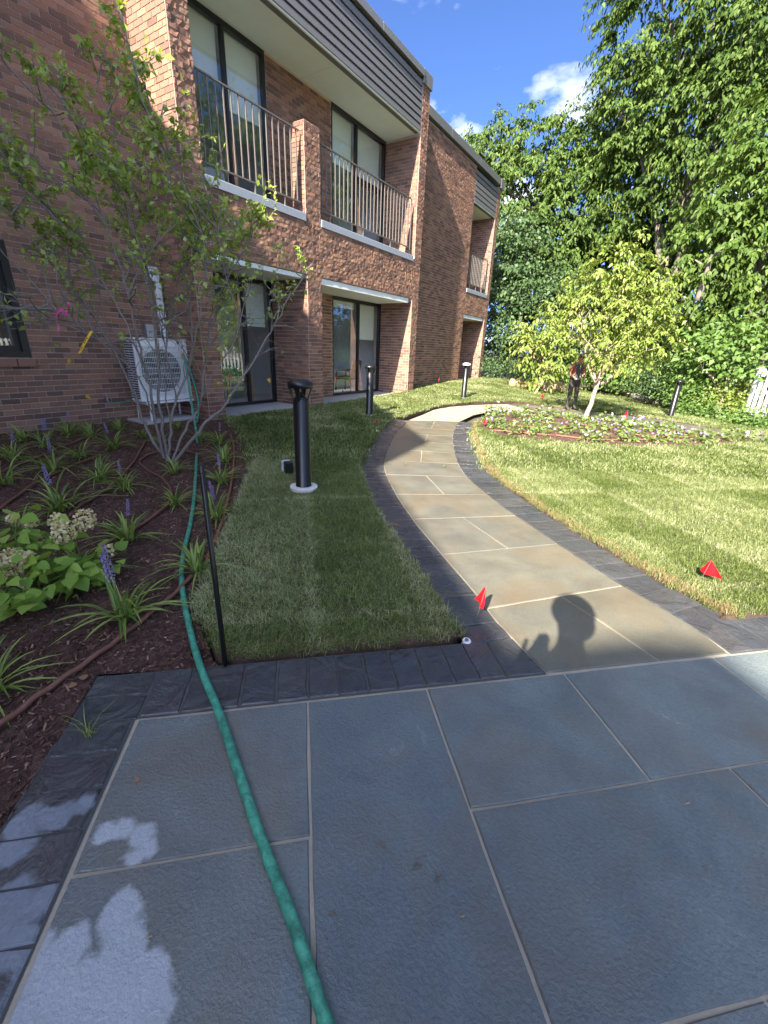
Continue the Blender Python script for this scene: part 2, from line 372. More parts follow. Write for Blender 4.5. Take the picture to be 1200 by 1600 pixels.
# wet and dry: dry areas with a hard tide line, given as discs in ground metres
DRY = [(-1.105, 0.285, 0.035), (-1.074, 0.324, 0.035), (-1.012, 0.337, 0.035), (-0.97, 0.325, 0.03), (-0.977, 0.29, 0.025), (-0.873, 0.202, 0.05), (-0.797, 0.186, 0.055), (-0.706, 0.173, 0.06), (-0.763, 0.098, 0.09), (-0.844, 0.021, 0.08), (-0.903, 0.081, 0.06), (-1.003, 0.041, 0.055), (-0.908, 0.038, 0.06), (-0.678, 0.109, 0.1), (-1.327, 0.167, 0.06), (-1.271, 0.228, 0.05), (-1.236, 0.283, 0.035), (-1.264, 0.115, 0.05), (-1.068, 0.104, 0.045), (-1.138, 0.073, 0.05), (-1.078, 0.034, 0.05)]
def stone_mat(name, tones, rough_wet, dry_col, brown, brown_amt, cleft, cleft_scale, fine, spec=.5):
    m, n, l, p = new_mat(name)
    g = n.new('ShaderNodeNewGeometry'); pos = g.outputs['Position']; oi = n.new('ShaderNodeObjectInfo')
    r = ramp(n, [(i/(len(tones)-1), c) for i, c in enumerate(tones)]); l.new(oi.outputs['Random'], r.inputs['Fac'])
    t = noise_n(n, l, 3.2, 6, .6, pos, .4); t2 = noise_n(n, l, 70, 4, .7, pos)
    c = mix_c(n, l, 1.0, r.outputs['Color'], ramp_c(n, l, t2.outputs['Fac'], [(.2, (.82, .82, .82)), (.75, (1.15, 1.15, 1.15))]), 'MULTIPLY')
    c = mix_c(n, l, 1.0, c, ramp_c(n, l, t.outputs['Fac'], [(.25, (.74, .75, .78)), (.75, (1.26, 1.25, 1.2))]), 'MULTIPLY')
    t3 = noise_n(n, l, 1.7, 7, .65, pos, .8)
    bf = math_n(n, l, 'MULTIPLY', ramp_c(n, l, t3.outputs['Fac'], [(.46, (0, 0, 0)), (.66, (1, 1, 1))]), brown_amt)
    c = mix_c(n, l, bf, c, brown)
    # dry mask
    wz = n.new('ShaderNodeVectorMath'); wz.operation = 'SCALE'; wz.inputs['Scale'].default_value = .11
    tn = noise_n(n, l, 7, 6, .65, pos); cv = n.new('ShaderNodeVectorMath'); cv.operation = 'SUBTRACT'; cv.inputs[1].default_value = (.5, .5, .5)
    l.new(tn.outputs['Color'], cv.inputs[0]); l.new(cv.outputs[0], wz.inputs[0])
    wp = n.new('ShaderNodeVectorMath'); wp.operation = 'ADD'; l.new(pos, wp.inputs[0]); l.new(wz.outputs[0], wp.inputs[1])
    dmin = None
    for x, y, rr in DRY:
        d = n.new('ShaderNodeVectorMath'); d.operation = 'DISTANCE'; d.inputs[1].default_value = (x, y, 0); l.new(wp.outputs[0], d.inputs[0])
        dd = math_n(n, l, 'SUBTRACT', d.outputs['Value'], rr)
        dmin = dd if dmin is None else math_n(n, l, 'SMOOTH_MIN', dmin, dd)
        if dmin.node.operation == 'SMOOTH_MIN': dmin.node.inputs[2].default_value = .02
    mr = n.new('ShaderNodeMapRange'); mr.interpolation_type = 'SMOOTHSTEP'; mr.inputs['From Min'].default_value = -.012; mr.inputs['From Max'].default_value = .008
    mr.inputs['To Min'].default_value = 1; mr.inputs['To Max'].default_value = 0; l.new(dmin, mr.inputs['Value'])
    dry = mr.outputs['Result']
    dc = mix_c(n, l, 1.0, ramp_c(n, l, t2.outputs['Fac'], [(.25, (.85, .85, .85)), (.75, (1.12, 1.12, 1.12))]), dry_col, 'MULTIPLY')
    dc = mix_c(n, l, 1.0, ramp_c(n, l, t3.outputs['Fac'], [(.3, (.72, .74, .76)), (.7, (1.1, 1.1, 1.1))]), dc, 'MULTIPLY')
    c = mix_c(n, l, dry, c, dc)
    l.new(c, p.inputs['Base Color'])
    rw = math_n(n, l, 'MULTIPLY_ADD', t.outputs['Fac'], .22); rw.node.inputs[2].default_value = rough_wet - .11; rw.node.inputs[1].default_value = .30
    rr_ = mix_c(n, l, dry, rw, (.85, .85, .85)); l.new(rr_, p.inputs['Roughness'])
    p.inputs['Specular IOR Level'].default_value = spec
    b1 = noise_n(n, l, cleft_scale, 4, .5, pos, .9 if cleft > .9 else .6); b2 = noise_n(n, l, 100, 3, .6, pos, .2)
    nn = bump_n(n, l, b1.outputs['Fac'], cleft, .026 if cleft > .9 else .02); nn = bump_n(n, l, b2.outputs['Fac'], fine, .007, nn)
    l.new(nn, p.inputs['Normal']); return m
def ramp_c(n, l, f, stops):
    r = ramp(n, stops); l.new(f, r.inputs['Fac']); return r.outputs['Color']
M['slab'] = stone_mat('bluestone_slab', [(.112, .142, .152), (.150, .184, .190), (.178, .203, .200), (.132, .158, .164), (.160, .178, .172)], .19, (.40, .425, .44), (.165, .14, .105), .6, .4, 5, .7)
M['path'] = stone_mat('path_bluestone', [(.140, .130, .097), (.165, .149, .104), (.132, .129, .107), (.152, .142, .108)], .34, (.36, .37, .36), (.165, .122, .072), .65, .2, 6, .3)
M['paver'] = stone_mat('slate_paver', [(.045, .048, .052), (.062, .064, .068), (.052, .056, .062), (.078, .075, .075)], .24, (.21, .23, .26), (.07, .05, .043), .3, .95, 7, .35)
M['joint'] = simple('mortar_joint', (.38, .335, .26), .95, var=.25, vscale=14, bump=.6, bscale=160, bdist=.004)
M['dark_joint'] = simple('dark_joint', (.075, .072, .07), .95, var=.35, vscale=20, bump=.6, bscale=160, bdist=.004)
def hose_mat():
    m, n, l, p = new_mat('green_hose'); g = n.new('ShaderNodeNewGeometry')
    t = noise_n(n, l, 26, 6, .7, g.outputs['Position'], .5); t2 = noise_n(n, l, 120, 4, .7, g.outputs['Position'])
    c = mix_c(n, l, ramp_c(n, l, t.outputs['Fac'], [(.38, (0, 0, 0)), (.62, (1, 1, 1))]), (.03, .19, .125), (.085, .42, .28))
    c = mix_c(n, l, ramp_c(n, l, t2.outputs['Fac'], [(.5, (0, 0, 0)), (.75, (.6, .6, .6))]), c, (.03, .06, .05))
    l.new(c, p.inputs['Base Color']); p.inputs['Roughness'].default_value = .42
    l.new(bump_n(n, l, t2.outputs['Fac'], .2, .002), p.inputs['Normal']); return m
M['hose'] = hose_mat()
def glass_mat():
    m, n, l, p = new_mat('window_glass')
    g = n.new('ShaderNodeBsdfGlossy'); g.inputs['Roughness'].default_value = .01; g.inputs['Color'].default_value = (.85, .9, .88, 1)
    t = n.new('ShaderNodeBsdfTransparent'); t.inputs['Color'].default_value = (.96, .98, .97, 1)
    geo = n.new('ShaderNodeNewGeometry'); tn = noise_n(n, l, 1.2, 2, .5, geo.outputs['Position'])
    l.new(bump_n(n, l, tn.outputs['Fac'], .03, .02), g.inputs['Normal'])
    lw = n.new('ShaderNodeLayerWeight'); lw.inputs['Blend'].default_value = .35
    f = math_n(n, l, 'MULTIPLY_ADD', lw.outputs['Fresnel'], .75); f.node.inputs[2].default_value = .13; f.node.use_clamp = True
    f = math_n(n, l, 'MULTIPLY', f, math_n(n, l, 'SUBTRACT', 1.0, geo.outputs['Backfacing']))
    ms = n.new('ShaderNodeMixShader'); l.new(f, ms.inputs['Fac']); l.new(t.outputs['BSDF'], ms.inputs[1]); l.new(g.outputs['BSDF'], ms.inputs[2])
    l.new(ms.outputs['Shader'], n['Material Output'].inputs['Surface']); n.remove(p); return m
M['glass'] = glass_mat()
M['grass'] = leaf_mat('grass_blade', [(.018, .044, .004), (.052, .088, .010), (.135, .180, .034), (.29, .335, .12), (.56, .56, .34)], .35, .5, inst=True)
M['catalpa'] = leaf_mat('catalpa_leaf', [(.024, .050, .009), (.056, .100, .017), (.102, .155, .030), (.18, .23, .065)], .35, .55, spec=.2)
M['catalpa2'] = leaf_mat('broad_leaf', [(.030, .063, .011), (.066, .120, .020), (.117, .178, .034), (.205, .26, .075)], .4, .5, spec=.22)
M['dark_leaf'] = leaf_mat('dark_leaf', [(.028, .055, .018), (.05, .09, .028), (.08, .13, .045), (.12, .17, .07)], .25, .45)
M['dogwood'] = leaf_mat('dogwood_leaf', [(.095, .145, .022), (.165, .225, .038), (.26, .315, .075), (.42, .44, .20)], .4, .55, spec=.2)
M['shrub'] = leaf_mat('shrub_leaf', [(.07, .135, .027), (.12, .205, .045), (.18, .27, .07)], .35, .5)
M['service'] = leaf_mat('serviceberry_leaf', [(.14, .22, .035), (.24, .34, .055), (.33, .44, .09), (.44, .49, .14)], .4, .4)
M['autumn'] = leaf_mat('yellow_leaf', [(.55, .32, .03), (.62, .40, .06)], .4, .45)
M['liriope'] = leaf_mat('liriope_blade', [(.06, .13, .025), (.14, .23, .045), (.30, .38, .09), (.60, .60, .22)], .3, .4)
M['spike'] = leaf_mat('purple_floret', [(.22, .15, .36), (.32, .23, .46), (.44, .35, .56)], .25)
M['hyd_leaf'] = leaf_mat('hydrangea_leaf', [(.13, .25, .03), (.21, .35, .05), (.31, .45, .08), (.42, .53, .13)], .4, .5)
M['hyd_flower'] = leaf_mat('hydrangea_floret', [(.58, .47, .20), (.72, .64, .36), (.80, .74, .48), (.50, .32, .14)], .3)
M['bed_leaf'] = leaf_mat('bedding_leaf', [(.09, .15, .035), (.16, .23, .06), (.25, .32, .10)], .35)
M['fl_purple'] = leaf_mat('lavender_petal', [(.35, .20, .62), (.50, .32, .75), (.62, .42, .78)], .3)
M['fl_white'] = leaf_mat('white_petal', [(.70, .68, .74), (.80, .78, .82)], .3)
M['dry_grass'] = leaf_mat('dry_grass_blade', [(.20, .11, .045), (.29, .19, .09), (.38, .29, .15), (.20, .20, .07)], .3, .7)
M['brown_leaf'] = leaf_mat('dead_leaf', [(.16, .08, .045), (.42, .24, .13)], .2)
# ------------------------------------------------------------------ ground, lawns, beds
CA, SA = math.cos(math.radians(43.26)), math.sin(math.radians(43.26))
def uv(v, u): return (v*CA - u*SA, v*SA + u*CA)          # paving axes: v across, u away from the viewer

gm = MB(); xs = np.concatenate([[-500, -200, -80, -40], np.arange(-20, 24.1, 1.0), [40, 80, 200, 500]]); ys = np.concatenate([[-500, -200, -80, -40], np.arange(-22, 36.1, 1.0), [60, 120, 300, 800]])
gv = [(x, y, hgt(x, y) - .10) for y in ys for x in xs]; nx = len(xs)
gm.add(gv, [(j*nx+i, j*nx+i+1, (j+1)*nx+i+1, (j+1)*nx+i) for j in range(len(ys)-1) for i in range(nx-1)])
tag(gm.build('ground', M['ground'], smooth=True), kind='structure')

LIN = [(-0.172, 1.741), (-0.488, 1.984), (-0.717, 2.212), (-1.102, 2.558), (-1.606, 3.027), (-2.073, 3.514), (-2.509, 4.019), (-2.8, 4.414), (-3.076, 4.905), (-3.719, 6.152), (-4.121, 7.107), (-4.419, 7.901)]
RIN = [(0.548, 2.419), (0.379, 2.609), (0.027, 2.862), (-0.453, 3.273), (-0.97, 3.743), (-1.347, 4.128), (-1.781, 4.63), (-2.109, 5.139), (-2.544, 5.965), (-3.056, 7.078), (-3.428, 8.03), (-3.657, 8.768)]
LOUT_FAR = [(-4.708, 8.323), (-4.873, 9.318), (-5.018, 10.677), (-4.715, 12.191), (-4.106, 13.915), (-3.563, 14.557)]
LIN_FAR = [(-4.419, 7.901), (-4.585, 8.779), (-4.804, 10.12), (-4.51, 11.682), (-3.952, 13.425), (-3.464, 14.184)]
BACK_UP = [(-3.045, 14.519), (-2.308, 14.695), (-1.204, 14.492), (0.16, 14.057), (1.044, 13.463), (2.116, 12.911)] + [(3.6, 11.6), (6.5, 8.6)]
BACK_LOW = [(-3.657, 8.768), (-3.854, 10.052), (-3.811, 11.557), (-3.386, 12.513), (-2.726, 13.126), (-2.013, 13.021), (-0.992, 12.446), (0.178, 12.58), (0.983, 12.276), (1.942, 11.635)] + [(3.1, 10.7), (5.8, 7.9)]
linS, rinS = spline(LIN, 14), spline(RIN, 14)
def offset_curve(P, w, side):
    T = np.gradient(P, axis=0); T /= np.linalg.norm(T, axis=1)[:, None]
    return P + side * np.stack([-T[:, 1], T[:, 0]], 1) * np.asarray(w).reshape(-1, 1)
wL = np.linspace(.245, .30, len(linS)); wR = np.linspace(.27, .36, len(rinS))
loutS = offset_curve(linS, wL, 1); routS = offset_curve(rinS, wR, -1)

LAWN_LEFT_EDGE = [(-1.50, .96), (-1.98, 1.17), (-2.36, 1.57), (-2.9, 2.22), (-3.76, 3.07), (-4.76, 3.92), (-6.02, 4.78), (-7.0, 5.25)]
def wob(P, amp, seed, k=4):
    out = []; r = random.Random(seed)
    for i in range(len(P)-1):
        for t in range(k): out.append((P[i][0]+(P[i+1][0]-P[i][0])*t/k + r.uniform(-amp, amp), P[i][1]+(P[i+1][1]-P[i][1])*t/k + r.uniform(-amp, amp)))
    out.append(tuple(P[-1])); return out
lout_pts = [tuple(p) for p in loutS if (-p[0]*SA + p[1]*CA) > 1.70]
lawn1 = wob([uv(-.40, 1.682), uv(.76, 1.682)], .010, 1, 14)[:-1] + wob(lout_pts[::4], .010, 2, 3) + LOUT_FAR[1:] + BACK_UP + [(7.6, 9.6), (3.4, 14.6), (1.7, 17.0), (-.1, 19.2), (-2.9, 25.6), (-4.3, 22.2), (-5.9, 19.8), (-7.55, 20.6), (-7.62, 12.95), (-7.03, 12.88), (-7.03, 5.3)] + wob(LAWN_LEFT_EDGE[::-1], .02, 3, 5)
BED = [(-3.475, 9.576), (-3.081, 8.289), (-2.25, 7.542), (-1.623, 7.701), (-0.571, 8.196), (0.557, 9.385), (1.976, 11.88)] + [(2.9, 10.55), (2.6, 11.2)] + [(0.972, 12.075), (0.181, 12.366), (-0.969, 12.222), (-1.971, 12.781), (-2.672, 12.892), (-3.328, 12.315), (-3.75, 11.382)]
rout_pts = [tuple(p) for p in routS if (-p[0]*SA + p[1]*CA) > 1.66]
lawn2 = wob([uv(6.5, 1.668), uv(2.14, 1.668)], .008, 5, 30)[:-1] + wob(rout_pts[::4], .010, 6, 3) + BED[0:7][0:] + [(2.9, 10.5), (5.6, 7.8)]
def lawn_b(x, y): return .012*mnoise.noise(Vector((x*2.2, y*2.2, 0))) + .006*mnoise.noise(Vector((x*7, y*7, 3)))
sheet('lawn', lawn1, M['lawn'], .28, .022, .10, lawn_b, sk_mat=M['soil'])
sheet('lawn', lawn2, M['lawn'], .28, .018, .10, lawn_b, sk_mat=M['soil'])

def mul_b(x, y): return .02*mnoise.noise(Vector((x*3, y*3, 1))) + .008*mnoise.noise(Vector((x*14, y*14, 2)))
mbed = [uv(-.905, 1.66), uv(-.40, 1.66)] + [(x+.03, y-.03) for x, y in LAWN_LEFT_EDGE] + [(-7.06, 5.04), (-8.04, 5.04), (-8.04, -.6), uv(-.905, -2.2)]
sheet('mulch_bed', mbed, M['mulch'], .16, -.004, 0, mul_b)
def bed_b(x, y): return .03 + .03*mnoise.noise(Vector((x*1.5, y*1.5, 1))) + .012*mnoise.noise(Vector((x*8, y*8, 2)))
sheet('flower_bed_mulch', BED, M['mulch'], .25, .0, .12, bed_b)

# ------------------------------------------------------------------ paving: every stone is its own piece
def inset(poly, d):
    P = [np.array(p[:2], float) for p in poly]; out = []; n = len(P)
    if sum(P[i-1][0]*P[i][1]-P[i][0]*P[i-1][1] for i in range(n)) < 0: P = P[::-1]
    for i in range(n):
        e1 = P[i]-P[i-1]; e2 = P[(i+1) % n]-P[i]; e1 /= np.linalg.norm(e1)+1e-9; e2 /= np.linalg.norm(e2)+1e-9
        n1 = np.array([-e1[1], e1[0]]); n2 = np.array([-e2[1], e2[0]]); b = n1+n2; k = max(.5, (b@n1))
        out.append(P[i] + b*d/k)
    return out
def stone(name, poly, mat, parent, joint=.005, bev=.004, thick=.03, dz=0, jag=.0012, tilt=.0015, seg=.12):
    q = inset(poly, joint)
    B = []
    for i, p in enumerate(q):
        e = q[(i+1) % len(q)]; L = np.linalg.norm(e-p); k = max(1, int(L/seg))
        for t in range(k): B.append(p+(e-p)*t/k + rng.normal(0, jag, 2))
    c = np.mean(B, axis=0); r = max(.02, np.mean([np.linalg.norm(b-c) for b in B]))
    tx, ty = rng.normal(0, tilt, 2); n = len(B)
    def z(p, o): return hgt(p[0], p[1]) + dz + o + tx*(p[0]-c[0]) + ty*(p[1]-c[1])
    top = [c+(b-c)*(1-bev/r) for b in B]
    V = [(b[0], b[1], z(b, -thick)) for b in B] + [(b[0], b[1], z(b, -bev)) for b in B] + [(b[0], b[1], z(b, 0)) for b in top]
    F = [tuple(range(2*n, 3*n))]
    for k in (0, n): F += [(k+i, k+(i+1) % n, k+n+(i+1) % n, k+n+i) for i in range(n)]
    c3 = (c[0], c[1], hgt(*c)+dz)
    me = bpy.data.meshes.new(name); me.from_pydata([(a-c3[0], b-c3[1], d-c3[2]) for a, b, d in V], [], F)
    o = finish(me, name, mat, parent); o.location = (c3[0]-parent.location.x, c3[1]-parent.location.y, c3[2]-parent.location.z); return o

patio_poly = [uv(-.915, 1.655), uv(.80, 1.655), uv(1.06, 1.40), uv(2.06, 1.40), uv(2.06, 1.65), uv(6.5, 1.65), uv(6.5, -3.2), uv(-.915, -3.2)]
patio = sheet('patio', patio_poly, M['joint'], .6, -.0065)
U = [1.386, .858, .345]
def rect(v0, v1, u0, u1): return [uv(v0, u0), uv(v1, u0), uv(v1, u1), uv(v0, u1)]
slabs = [(-.659, -.016, .858, 1.386), (-.659, -.016, .30, .858), (-.016, .487, .10, 1.386), (.487, 1.144, .858, 1.386), (1.144, 1.95, .858, 1.386),
         (.487, 1.47, .345, .858), (1.47, 2.3, .345, .858), (1.95, 2.75, .858, 1.386), (2.3, 2.9, -.2, .858), (2.75, 3.5, .858, 1.386), (2.9, 3.9, .345, .858), (3.5, 4.2, .858, 1.386), (3.9, 4.8, .345, .858), (4.2, 5.1, .858, 1.386), (4.8, 5.8, .345, .858), (5.1, 6.5, .858, 1.386), (5.8, 6.5, .345, .858),
         (.487, 1.0, -.2, .345), (1.0, 1.7, -.2, .345), (1.7, 2.3, -.2, .345), (-.659, -.016, -.35, .30), (-.016, .487, -.55, .10), (2.9, 3.9, -.2, .345), (3.9, 5.2, -.2, .345), (5.2, 6.5, -.2, .345)]
u = -.2
for k in range(5):                                   # the part of the terrace behind the viewer
    v = .487 if k == 0 else -.659; u2 = u - (.62, .5, .66, .55, .6)[k]
    if k == 1: pass
    while v < 6.4:
        w = random.choice((.5, .65, .8, .95)); w = min(w, 6.5-v)
        lo = u2; hi = u
        if v < .487: hi = min(hi, -.55)
        if w > .2 and hi-lo > .15: slabs.append((v, v+w, lo, hi))
        v += w
    u = u2
for v0, v1, u0, u1 in slabs: stone('slab', rect(v0, v1, u0, u1), M['slab'], patio, joint=.0048)
for k_, pb in enumerate(([uv(-.913, 1.392), uv(1.06, 1.392), uv(1.02, 1.654), uv(-.913, 1.654)], [uv(-.913, -3.1), uv(-.668, -3.1), uv(-.668, 1.390), uv(-.913, 1.390)], [uv(2.07, 1.392), uv(6.4, 1.392), uv(6.4, 1.649), uv(2.07, 1.649)])): sheet('paver_bed', pb, M['dark_joint'], .4, -.0035).parent = patio
pj = [-.659, -.51, -.288, -.145, -.013, .117, .24, .365, .49, .625, .742, .867]
for a_, b_ in zip(pj[:-1], pj[1:]): stone('paver', rect(a_, b_, 1.397, 1.652), M['paver'], patio, .004, .006, .035, .002, .0022, .012, .05)
stone('paver', [uv(.867, 1.397), uv(1.060, 1.397), uv(1.022, 1.652), uv(.867, 1.652)], M['paver'], patio, .004, .006, .035, .001, .002, .006, .05)
for a_, b_ in ((1.386, 1.52), (1.52, 1.655)): stone('paver', rect(-.912, -.659, a_, b_), M['paver'], patio, .004, .006, .035, .002, .0022, .012, .05)
u = 1.386
for k in range(30):
    if u < -2.9: break
    stone('paver', rect(-.912, -.672, u-.134, u), M['paver'], patio, .004, .006, .035, .002, .0022, .012, .05); u -= .134
v = 2.075
while v < 6.3:
    stone('paver', rect(v, v+.135, 1.397, 1.648), M['paver'], patio, .003, .005, .035, .001, .002, .008, .05); v += .135

pathpoly = [tuple(p) for p in linS[::3]] + [tuple(linS[-1])] + LIN_FAR[1:] + BACK_UP + BACK_LOW[::-1] + [tuple(p) for p in rinS[::-3]] + [tuple(rinS[0]), uv(2.05, 1.402), uv(1.07, 1.402)]
path = sheet('garden_path', pathpoly, M['joint'], .35, -.0065)
def near_i(S, p): return int(np.argmin(np.sum((S-np.array(p))**2, 1)))
JL = [(-0.568, 2.13), (-1.098, 2.561), (-1.606, 3.027), (-2.077, 3.523), (-2.523, 4.041), (-2.906, 4.602), (-3.232, 5.192), (-3.567, 5.806), (-3.805, 6.355), (-4.066, 7.014), (-4.378, 7.829)]
JR = [(0.027, 2.858), (-0.457, 3.27), (-0.939, 3.645), (-1.334, 4.099), (-1.748, 4.571), (-2.081, 5.075), (-2.381, 5.658), (-2.678, 6.239), (-2.965, 6.902), (-3.26, 7.606), (-3.644, 8.717)]
SPLIT = {0: (.605, .52), 2: (.55, .47), 4: (.52, .49), 6: (.49, .50), 8: (.53, .55), 10: (.55, .5)}
li = [0] + [near_i(linS, p) for p in JL]; ri = [0] + [near_i(rinS, p) for p in JR]
for k in range(11):
    a0, a1, b0, b1 = li[k], li[k+1], ri[k], ri[k+1]
    Lc = [tuple(p) for p in linS[a0:a1+1:2]]; Rc = [tuple(p) for p in rinS[b0:b1+1:2]]
    if len(Lc) < 2: Lc = [tuple(linS[a0]), tuple(linS[a1])]
    if len(Rc) < 2: Rc = [tuple(rinS[b0]), tuple(rinS[b1])]
    Lc[-1] = tuple(linS[a1]); Rc[-1] = tuple(rinS[b1])
    if k == 0: Lc[0] = uv(1.065, 1.397); Rc[0] = uv(2.055, 1.397)
    if k in SPLIT:
        f0, f1 = SPLIT[k]; m0 = tuple(np.array(Lc[0])*(1-f0)+np.array(Rc[0])*f0); m1 = tuple(np.array(Lc[-1])*(1-f1)+np.array(Rc[-1])*f1)
        stone('slab', [m0, m1] + Lc[::-1], M['path'], path, .0038); stone('slab', [m0] + Rc + [m1], M['path'], path, .0038)
    else: stone('slab', Lc[:1] + Rc + Lc[:0:-1], M['path'], path, .0038)
# beyond the bend: sandy dry stones, then the path that runs behind the flower bed
outer = spline(LIN_FAR + BACK_UP, 6); inner = spline(BACK_LOW, 6)
def resamp(P, n):
    s = np.concatenate([[0], np.cumsum(np.linalg.norm(np.diff(P, axis=0), axis=1))]); t = np.linspace(0, s[-1], n)
    return np.stack([np.interp(t, s, P[:, 0]), np.interp(t, s, P[:, 1])], 1)
NB = 22; O_, I_ = resamp(outer, NB), resamp(inner, NB)
for k in range(NB-1): stone('slab', [tuple(O_[k]), tuple(I_[k]), tuple(I_[k+1]), tuple(O_[k+1])], M['sand_stone'] if k < 6 else M['path'], path, .006)
def band(name, S, So, pitch, skip):
    bedp = [tuple(p) for p in S[::3]] + [tuple(p) for p in So[::-3]]
    bd = sheet(name, bedp, M['dark_joint'], .3, -.011)
    s = np.concatenate([[0], np.cumsum(np.linalg.norm(np.diff(S, axis=0), axis=1))])
    t = np.arange(skip, s[-1], pitch)
    A = np.stack([np.interp(t, s, S[:, 0]), np.interp(t, s, S[:, 1])], 1); B = np.stack([np.interp(t, s, So[:, 0]), np.interp(t, s, So[:, 1])], 1)
    for i in range(len(t)-1): stone('paver', [tuple(A[i]), tuple(A[i+1]), tuple(B[i+1]), tuple(B[i])], M['paver'], bd, .004, .005, .035, .001, .002, .010, .06)
band('path_edging', linS, loutS, .136, .285); band('path_edging', rinS, routS, .2, .16)
# ------------------------------------------------------------------ the brick building
XF, XL, XB, XW = -7.1, -8.05, -8.2, -7.7
bld = thing('brick_building', 'two-storey red brick building with recessed balconies, dark cladding band and white canopies', 'building', (XF, 5.05, 0))
def part(mb, name, mat, par=None, smooth=False, **k): return mb.build(name, mat, par or bld, smooth, world=True)
PITCH, CRS, MJ = .232, .080, .011
bricks = []                                           # (plane, fixed, along, z, length, rough)
def lay(plane, fixed, lo, hi, z0, z1, rough=.0):
    k0 = int(round(z0/CRS)); k1 = int(round(z1/CRS))
    for k in range(k0, k1):
        off = 0 if k % 2 else PITCH/2
        i0 = math.floor((lo-off)/PITCH); i1 = math.ceil((hi-off)/PITCH)
        for i in range(i0, i1+1):
            a = max(lo, off+i*PITCH); b = min(hi, off+(i+1)*PITCH)
            if b-a > .035: bricks.append((plane, fixed, a+MJ/2, b-MJ/2, k*CRS, rough))
def holed(plane, fixed, lo, hi, z0, z1, holes, rough=0):
    cuts = sorted({z0, z1} | {h for q in holes for h in q[2:]})
    for c0, c1 in zip(cuts[:-1], cuts[1:]):
        spans = [(lo, hi)]
        for a, b, p0, p1 in holes:
            if p0 <= c0+1e-6 and p1 >= c1-1e-6: spans = [t for s in spans for t in ((s[0], min(s[1], a)), (max(s[0], b), s[1])) if t[1]-t[0] > .02]
        for s in spans: lay(plane, fixed, *s, c0, c1, rough)
ZS, ZC, ZL, ZT = 2.80, 3.76, 3.90, 6.77               # canopy top, ledge underside, ledge top, soffit
holed('x', XL, -.75, 5.04, 0, 8.0, [(1.5, 2.83, 1.04, 2.56)])
lay('x', XF, 5.05, 5.42, 0, 8.0, 1)
lay('x', XF, 5.42, 12.42, ZS, ZC, 1)
lay('x', XF, 7.82, 8.29, 0, ZS, .6); lay('x', XF, 7.82, 8.29, ZC, 5.4, .6)
lay('x', XF, 12.42, 12.80, 0, 7.84, .6)
lay('x', XB, 7.95, 10.0, ZL, ZT-.02); lay('x', XB, 8.29, 10.0, .04, 2.72)
lay('x', XW, 12.80, 17.75, .08, 7.68, .5); lay('x', XW, 17.75, 20.1, ZS, 3.6, .6); lay('x', XW, 20.1, 20.45, .16, 7.6, .5)
lay('x', -8.9, 17.75, 20.1, .1, 6.7)
lay('y', 5.05, XL, XF, 0, 8.0)
lay('y', 7.82, XB, XF, 0, 2.72); lay('y', 7.82, -7.46, XF, ZC, 5.4)
lay('y', 12.42, XB, XF, .04, 2.72); lay('y', 12.42, XB, XF, ZL, ZT-.02)
lay('y', 20.1, -8.9, XW, .16, 2.72); lay('y', 20.1, -8.9, XW, 3.6, 6.64)
PROUD = .009
def brick_geo(L, rough, r):
    """local: x along, y outward, z up; front face split in three with chipped corners"""
    h = CRS-MJ; D = .05; xs_ = [0, L*(.33+r.uniform(-.08, .08)), L*(.67+r.uniform(-.08, .08)), L]
    a = .0016 + .0055*rough; V = []
    for z in (0, h):
        for x in xs_: V.append((x, D + r.uniform(-a, a), z + r.uniform(-.0012, .0012)))
    V += [(0, 0, 0), (L, 0, 0), (L, 0, h), (0, 0, h)]
    F = [(1, 0, 4, 5), (2, 1, 5, 6), (3, 2, 6, 7), (4, 11, 10, 7, 6, 5), (0, 1, 2, 3, 9, 8), (0, 8, 11, 4), (3, 7, 10, 9)]
    return V, F
def to_world(plane, fixed, a, z, V):
    if plane == 'x': return [(fixed + PROUD - .05 + y, a + x, z + MJ/2 + zz) for x, y, zz in V]
    return [(a + x, fixed - PROUD + .05 - y, z + MJ/2 + zz) for x, y, zz in V]
cen = np.array([((f, (a+b)/2, z+.04) if p == 'x' else ((a+b)/2, f, z+.04)) for p, f, a, b, z, r in bricks])
px_, py_, pd_ = proj(cen)
nrm = np.array([(1., 0, 0) if b[0] == 'x' else (0, -1., 0) for b in bricks])
view = np.array([0, 0, CAMZ]) - cen; dist = np.linalg.norm(view, axis=1); cosv = np.maximum(0, np.sum(view*nrm, 1)/dist)
full = np.array([abs((b[3]-b[2]) - (PITCH-MJ)) < .004 for b in bricks])
score = np.where((px_ > 4) & (px_ < 1196) & (py_ > 4) & (py_ < 1596) & (pd_ > 0) & full, cosv/dist**2, 0)
pick = set(np.argsort(-score)[:300].tolist())
wall_bm = MB(); r_ = random.Random(3)
for i, (p, f, a, b, z, ro) in enumerate(bricks):
    if i in pick: continue
    V, F = brick_geo(b-a, ro, r_)
    if p == 'y': F = [t[::-1] for t in F]
    wall_bm.add(to_world(p, f, a, z, V), F if p == 'y' else [t[::-1] for t in F])
tag(part(wall_bm, 'brickwork', M['brick']), kind='stuff')
variants = []
for k in range(10):
    V, F = brick_geo(PITCH-MJ, .25 if k < 6 else .8, r_); me = bpy.data.meshes.new('brick'); me.from_pydata([(x, -y, zz) for x, y, zz in V], [], [t for t in F]); me.materials.append(M['brick1']); variants.append(me)
